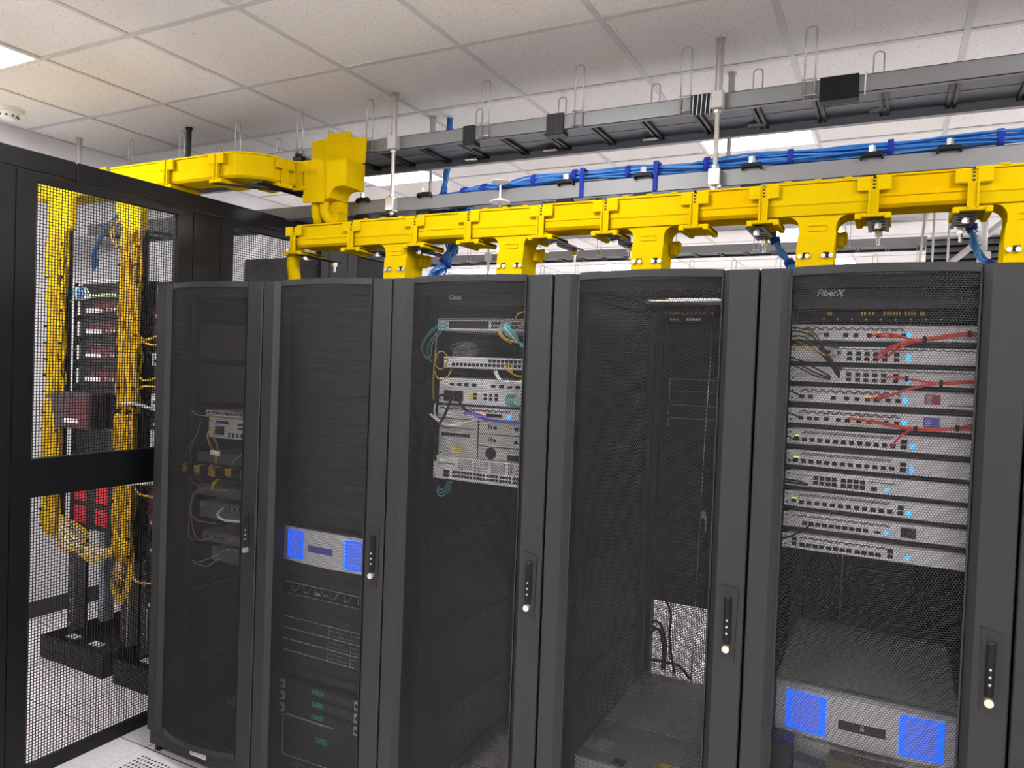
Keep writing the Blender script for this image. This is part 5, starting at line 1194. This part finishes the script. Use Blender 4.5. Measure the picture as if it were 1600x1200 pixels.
for k, (a, c, l_) in enumerate(((0.304, 0.456, 'narrow black filler panel between the first and second mesh panels'), (1.239, 1.396, 'narrow black filler panel between the second and third mesh panels'), (-1.5, -0.482, 'solid black cage panel at the left edge of the picture'))):
    tag(MB().box(CX-0.04, a, 0, CX, c, 2.352).build('filler_panel', CAGE, org=(CX, a, 0)), l_, 'cage panel')
tag(MB().box(CX-0.06, -1.5, 2.357, CX+0.002, -0.256, 2.430, 0.002).build('top_beam', CAGE, org=(CX, -1.5, 2.357)), 'black cage top beam at the left picture edge', 'cage beam')
tag(MB().box(CX-0.06, -0.252, 2.357, CX+0.002, 2.25, 2.430, 0.002).build('top_beam', CAGE, org=(CX, -.25, 2.357)), 'long black cage top beam running back behind the yellow duct', 'cage beam')
# far side of the enclosure
t = thing('mesh_cage_panel', 'black enclosure wall seen through the second mesh panel', 'cage panel', (-1.0, 2.2, 0))
MB().box(-1.95, 2.22, 0, -0.27, 2.26, 2.46).build('solid_panel', CAGE, t)

# ------------------------------------------------------------------ open racks behind the cage
def open_rack(x0, x1, label, base=True):
    t = thing('open_rack', label, 'open rack', (x0, 0.31, 0))
    b = MB().box(x0, 0.31, 0, x1, 0.318, 0.125); b.box(x0, 0.80, 0, x1, 0.808, 0.125); b.box(x0, 0.318, 0, x0+0.008, 0.80, 0.125); b.box(x1-0.008, 0.318, 0, x1, 0.80, 0.125); b.box(x0+0.008, 0.318, 0.0, x1-0.008, 0.80, 0.02)
    b.build('base', BLACK, t)
    for x in (x0+0.02, x1-0.056):
        MB().box(x, 0.44, 0.02, x+0.055, 0.455, 2.05).box(x, 0.455, 0.02, x+0.006, 0.52, 2.05).box(x+0.049, 0.455, 0.02, x+0.055, 0.52, 2.05).build('post', CHAR_D, t)
        b = MB()
        for k in range(30): b.box(x+0.022, 0.4385, 0.15+k*0.0635, x+0.032, 0.4399, 0.165+k*0.0635)
        b.build('post_holes', ZINC, t)
        MB().box(x+0.057, 0.436, 0.125, x+0.063, 0.50, 2.0).build('edge_strip', ZINC, t)
    MB().box(x0+0.08, 0.765, 0.7, x1-0.06, 0.775, 2.0).build('dark_backing', BLACK, t)  # sheet added to keep the view between the chassis dark
    MB().box(x0+0.02, 0.44, 2.0, x1-0.04, 0.52, 2.045).build('top_bar', CHAR_D, t)
    for xx in (x0+0.14, x1-0.2): MB().box(xx, 0.36, 0.125, xx+0.09, 0.40, 0.131).build('base_lug', SILV2, t)
    return t
open_rack(-1.336, -0.80, 'open black rack between the two yellow fibre columns')
open_rack(-0.717, -0.262, 'open black rack right of the second yellow fibre column')
RX0, RX1 = -1.215, -0.862
for i, (z0, z1, zl) in enumerate(((1.865, 1.955, 1.895), (1.755, 1.845, 1.785), (1.625, 1.715, 1.658), (1.497, 1.590, 1.530))):
    t = thing('chassis_switch', 'dark chassis with a white label strip in the caged rack, %s from the top' % ['first', 'second', 'third', 'fourth'][i], 'network chassis', (RX0, 0.40, z0), 'dark chassis in the caged rack')
    MB().box(RX0, 0.40, z0, RX1, 0.75, z1).build('case', CHAR_D, t)
    MB().box(RX0+0.13, 0.395, z0+0.02, RX1-0.03, 0.3995, z1-0.012).build('maroon_module', MAROON, t)
    MB().box(RX0+0.09, 0.390, zl-0.010, RX0+0.215, 0.3945, zl+0.010).build('label_strip', WHITE, t)
    b = MB()
    for k in range(4): b.box(RX0+0.26+k*0.03, 0.390, z0+0.03, RX0+0.272+k*0.03, 0.3945, z0+0.045)
    b.build('module_latch', SILV2, t)
    MB().box(RX0+0.012, 0.392, z0+0.005, RX0+0.028, 0.3998, z1-0.005).build('ear', SILV2, t)
for k, (za, zb_) in enumerate(((1.846, 1.864), (1.716, 1.754), (1.591, 1.624), (1.456, 1.496), (1.105, 1.262))):  # plates added so the gaps between the chassis come out dark
    tag(MB().box(RX0, 0.41, za, RX1, 0.43, zb_).build('blanking_panel', CHAR_D, org=(RX0, .41, za)), 'dark plate added to darken the %s gap between the caged chassis' % ['first', 'second', 'third', 'fourth', 'lowest and tallest'][k], 'blanking panel', 'dark plates between the caged chassis')
tag(MB().box(RX0, 0.4402, 1.264, RX1, 0.455, 1.454).build('blanking_panel', CHAR_D, org=(RX0, .44, 1.264)), 'dark plate added right behind the big protruding maroon chassis', 'blanking panel')  # added to darken the opening beside this chassis
t = thing('chassis_switch', 'big dark maroon chassis protruding below the four smaller ones', 'network chassis', (-1.26, 0.33, 1.27))
MB().box(-1.318, 0.33, 1.265, -0.985, 0.425, 1.455, 0.004).build('case', mat('plum_chassis', (0.055, 0.035, 0.045), 0.5, noise=0.1), t)
MB().box(-1.18, 0.326, 1.275, -0.995, 0.3299, 1.42).build('maroon_face', MAROON, t); MB().box(-1.19, 0.322, 1.295, -1.07, 0.3255, 1.318).build('label_strip', WHITE, t)
t = thing('chassis_switch', 'dark chassis with two columns of red modules low in the caged rack', 'network chassis', (-1.2, 0.40, 0.70))
MB().box(-1.24, 0.40, 0.72, -0.862, 0.75, 1.10).build('case', CHAR_D, t)
for a in (-1.20, -1.02):
    for zz in (0.75, 0.87, 0.99): MB().box(a, 0.395, zz, a+0.10, 0.3995, zz+0.09).build('red_module', REDF, t)
t = thing('patch_shelf', 'shelf with white leads on top of the caged rack', 'patch panel', (-1.2, 0.40, 1.98))
MB().box(-1.22, 0.40, 1.958, -0.862, 0.7, 1.998).build('shelf', CHAR_D, t)
b = MB()
for k in range(14): b.box(-1.20+k*0.023, 0.395, 1.97, -1.188+k*0.023, 0.3995, 1.985)
b.build('jack_row', SILV2, t)
loom('white_lead', 'white leads lying on the top shelf of the caged rack', 'cable', [[(-1.23, 0.42, 1.99), (-1.15, 0.37, 2.035), (-1.0, 0.37, 2.045), (-0.84, 0.38, 2.045)], [(-1.23, 0.42, 2.0), (-1.1, 0.36, 2.04), (-0.9, 0.37, 2.05), (-0.82, 0.42, 2.05)]], 0.005, WHITE)
loom('blue_white_leads', 'blue and white leads at the upper left of the caged rack', 'cable', [[(-1.22+0.02*k, 0.38, 2.02), (-1.20+0.03*k, 0.36, 1.99-0.005*k), (-1.19+0.01*k, 0.37, 1.955)] for k in range(6)], 0.004, [BLUE2, WHITE, BLUE])
loom('green_yellow_lead', 'green and yellow lead across the top of the first caged chassis', 'cable', [[(-1.25, 0.38, 1.945), (-1.15, 0.37, 1.958), (-1.0, 0.37, 1.968), (-0.83, 0.38, 1.968)]], 0.004, mat('lime_jacket', (0.25, 0.5, 0.05), 0.5, noise=0.2))
# yellow fibre columns
def fibre_column(x0, x1, z0, z1, label, seed, y=0.33):
    random.seed(seed)
    t = thing('fibre_column', label, 'fibre column', ((x0+x1)/2, y, z0))
    MB().box(x0-0.005, y+0.05, z0, x1+0.005, y+0.06, z1).build('back_channel', BLACK, t)
    for s_, yy in ((0, y+0.030), (1, y+0.012)):
        n = int((x1-x0)/0.012)
        for k in range(n):
            x = x0+(k+0.5+0.5*s_)*(x1-x0)/n; pts = []; z = z0+random.uniform(0, .06)
            while z < z1:
                pts.append((min(x1+0.01, max(x0-0.01, x+random.uniform(-.007, .007))), yy+random.uniform(-.012, .012), z)); z += 0.07
            pts.append((x, yy, z1))
            MB().tube(spline(pts, 3), random.uniform(0.007, 0.0095), 6).build('fibre_strand', random.choice([YFIB, YEL, YEL, YEL2, YFIB]), t)
    for k in range(int((z1-z0)/0.0889)):
        z = z0+0.05+k*0.0889
        for x, d in ((x0, 1), (x1, -1)):
            if random.random() < 0.8: MB().box(x if d > 0 else x-random.uniform(.01, .02), y-0.002, z-0.005, x+random.uniform(.01, .02) if d > 0 else x, y+0.03, z+0.005).build('finger', BLACK, t)
    return t
fibre_column(-1.405, -1.255, 1.40, 2.33, 'upper part of the left yellow fibre column behind the cage mesh', 3)
fibre_column(-1.412, -1.275, 0.66, 1.40, 'lower part of the left yellow fibre column behind the cage mesh', 4)
fibre_column(-0.785, -0.635, 1.36, 2.30, 'upper part of the middle yellow fibre column behind the cage mesh', 5)
fibre_column(-0.80, -0.655, 0.60, 1.36, 'lower part of the middle yellow fibre column behind the cage mesh', 6)
random.seed(11)
# duct outlets above the columns
t = thing('duct_tee', 'broad yellow duct outlet above the left fibre column', 'fibre duct', (-1.3, 0.36, 2.4))
MB().box(-1.44, 0.36, 2.335, -1.235, 0.40, 2.51, 0.006).build('outlet_body', YEL, t); MB().box(-1.42, 0.352, 2.325, -1.25, 0.40, 2.40, 0.004).build('outlet_lip', YEL, t)
t = thing('duct_tee', 'yellow duct outlet above the middle fibre column', 'fibre duct', (-0.7, 0.36, 2.4))
b = MB(); b.prism([(-0.86, 2.50), (-0.86, 2.42), (-0.79, 2.30), (-0.66, 2.30), (-0.65, 2.40), (-0.65, 2.50)], 'y', 0.36, 0.40); b.build('outlet_body', YEL, t)
loom('yellow_fibre_loops', 'yellow fibre loops hanging below the middle fibre column', 'cable', [[(-0.77+0.02*k, 0.35, 0.62), (-0.775+0.015*k, 0.33, 0.48-0.02*(k % 3)), (-0.72+0.01*k, 0.33, 0.42-0.015*(k % 2)), (-0.68+0.01*k, 0.34, 0.50), (-0.665+0.005*k, 0.35, 0.62)] for k in range(5)], 0.0035, YFIB)
loom('yellow_fibre_loops', 'tangle of yellow and white fibre between the columns at knee height', 'cable', [[(-1.30, 0.36, 0.68+0.01*k), (-1.2+0.02*k, 0.33, 0.60+0.012*k), (-1.05, 0.34, 0.64+random.uniform(-.05, .04)), (-0.92, 0.35, 0.62+random.uniform(-.05, .04)), (-0.80, 0.36, 0.66)] for k in range(12)], 0.0045, [YFIB, YFIB, YEL, WHITE, SILV2])
loom('blue_cable_bundle', 'curved blue cable hanging above the caged racks', 'cable bundle', [[(-1.224, 0.600, 2.421), (-1.296, 0.600, 2.378), (-1.369, 0.600, 2.293), (-1.407, 0.600, 2.229), (-1.398, 0.600, 2.143)] for k in range(1)]+[[(Q[0]+.012*k, Q[1], Q[2]+.006*k) for Q in ((-1.213, 0.600, 2.431), (-1.308, 0.600, 2.382), (-1.380, 0.600, 2.294), (-1.419, 0.600, 2.229), (-1.399, 0.600, 2.155))] for k in range(1, 4)], 0.009, [BLUE, BLUE2])
loom('yellow_fibre_loops', 'thin yellow leads curling out of the middle column near its top', 'cable', [[(-0.819, 0.340, 2.358), (-0.869, 0.340, 2.328), (-0.851, 0.340, 2.262), (-0.813, 0.340, 2.208)], [(-0.798, 0.340, 2.347), (-0.838, 0.340, 2.313), (-0.825, 0.340, 2.254), (-0.803, 0.340, 2.208)]], 0.0035, YFIB)
# gear right of the middle column
t = thing('wall_box', 'pale box hanging at the top of the right caged rack', 'equipment box', (-0.6, 0.42, 1.95)); MB().box(-0.60, 0.42, 1.93, -0.52, 0.5, 2.03).build('case', LABG, t)
for i, (z0, z1, m_, l_) in enumerate(((1.845, 1.90, MAROON, 'maroon edged chassis near the top of the right caged rack'), (1.62, 1.68, WHITE, 'white device below the yellow leads in the right caged rack'), (1.41, 1.475, WHITE, 'wide white device in the lower right of the upper mesh'), (1.30, 1.355, CHAR_D, 'dark device below the wide white one'), (1.20, 1.29, SILV2, 'grey device just above the cage mid rail'), (0.80, 1.0, MAROON, 'dark maroon device in the right caged rack below the mid rail'), (0.66, 0.72, CHAR_D, 'dark device with a blue spot at the bottom right'), (0.38, 0.64, BLACK, 'black block low in the right caged rack'))):
    t = thing('rack_device', l_, 'network device', (-0.6, 0.40, z0))
    MB().box(-0.60, 0.40, z0, -0.325, 0.7, z1).build('case', m_, t)
    b = MB()
    for k in range(6): b.box(-0.58+k*0.045, 0.397, z0+0.015, -0.56+k*0.045, 0.3999, z0+0.03)
    b.build('port_row', BLACKG if m_ is WHITE else LABG, t)
loom('yellow_fibre_loops', 'yellow leads looping across the right caged rack', 'cable',
     [[(-0.64, 0.36, 1.72), (-0.58, 0.33, 1.735), (-0.50, 0.33, 1.72), (-0.40, 0.34, 1.73)], [(-0.64, 0.36, 1.56), (-0.56, 0.33, 1.545), (-0.46, 0.33, 1.56), (-0.36, 0.34, 1.58)], [(-0.65, 0.36, 1.40), (-0.60, 0.33, 1.50), (-0.48, 0.33, 1.515), (-0.36, 0.34, 1.49)], [(-0.63, 0.36, 1.76), (-0.56, 0.33, 1.745), (-0.44, 0.33, 1.77), (-0.34, 0.34, 1.78)],
      [(-0.66, 0.36, 1.03), (-0.58, 0.33, 0.98), (-0.46, 0.33, 0.97), (-0.34, 0.34, 0.93)], [(-0.65, 0.36, 0.66), (-0.60, 0.33, 0.55), (-0.48, 0.33, 0.545), (-0.36, 0.34, 0.58)]], 0.0055, YFIB)
loom('grey_cable_pair', 'pale cables running right beside the wide white device', 'cable', [[(-0.72, 0.33, 1.42), (-0.62, 0.33, 1.425), (-0.45, 0.34, 1.40), (-0.30, 0.36, 1.40)], [(-0.68, 0.34, 1.01), (-0.56, 0.33, 1.03), (-0.42, 0.33, 1.045), (-0.30, 0.36, 1.03)]], 0.008, SILV2)
tag(MB().box(-1.20, 0.82, 0.03, -0.50, 1.5, 0.28).build('cable_trough_base', GAP, org=(-1.2, .82, .03)), 'low dark plinth behind the open racks', 'plinth')
tag(MB().box(-1.28, 0.60, 0.125, -1.23, 0.66, 0.70).build('galvanised_post', mat('galvanised_blue_grey', (0.38, 0.45, 0.52), 0.5, metal=0.3, noise=0.1), org=(-1.28, .6, .125)), 'blue grey post standing behind the left open rack', 'post')
tag(MB().box(-1.10, 0.82, 0.281, -0.85, 1.1, 0.62).build('cable_bin', BLACK, org=(-1.1, .7, .13)), 'black box behind the yellow tangle in the caged rack', 'box')
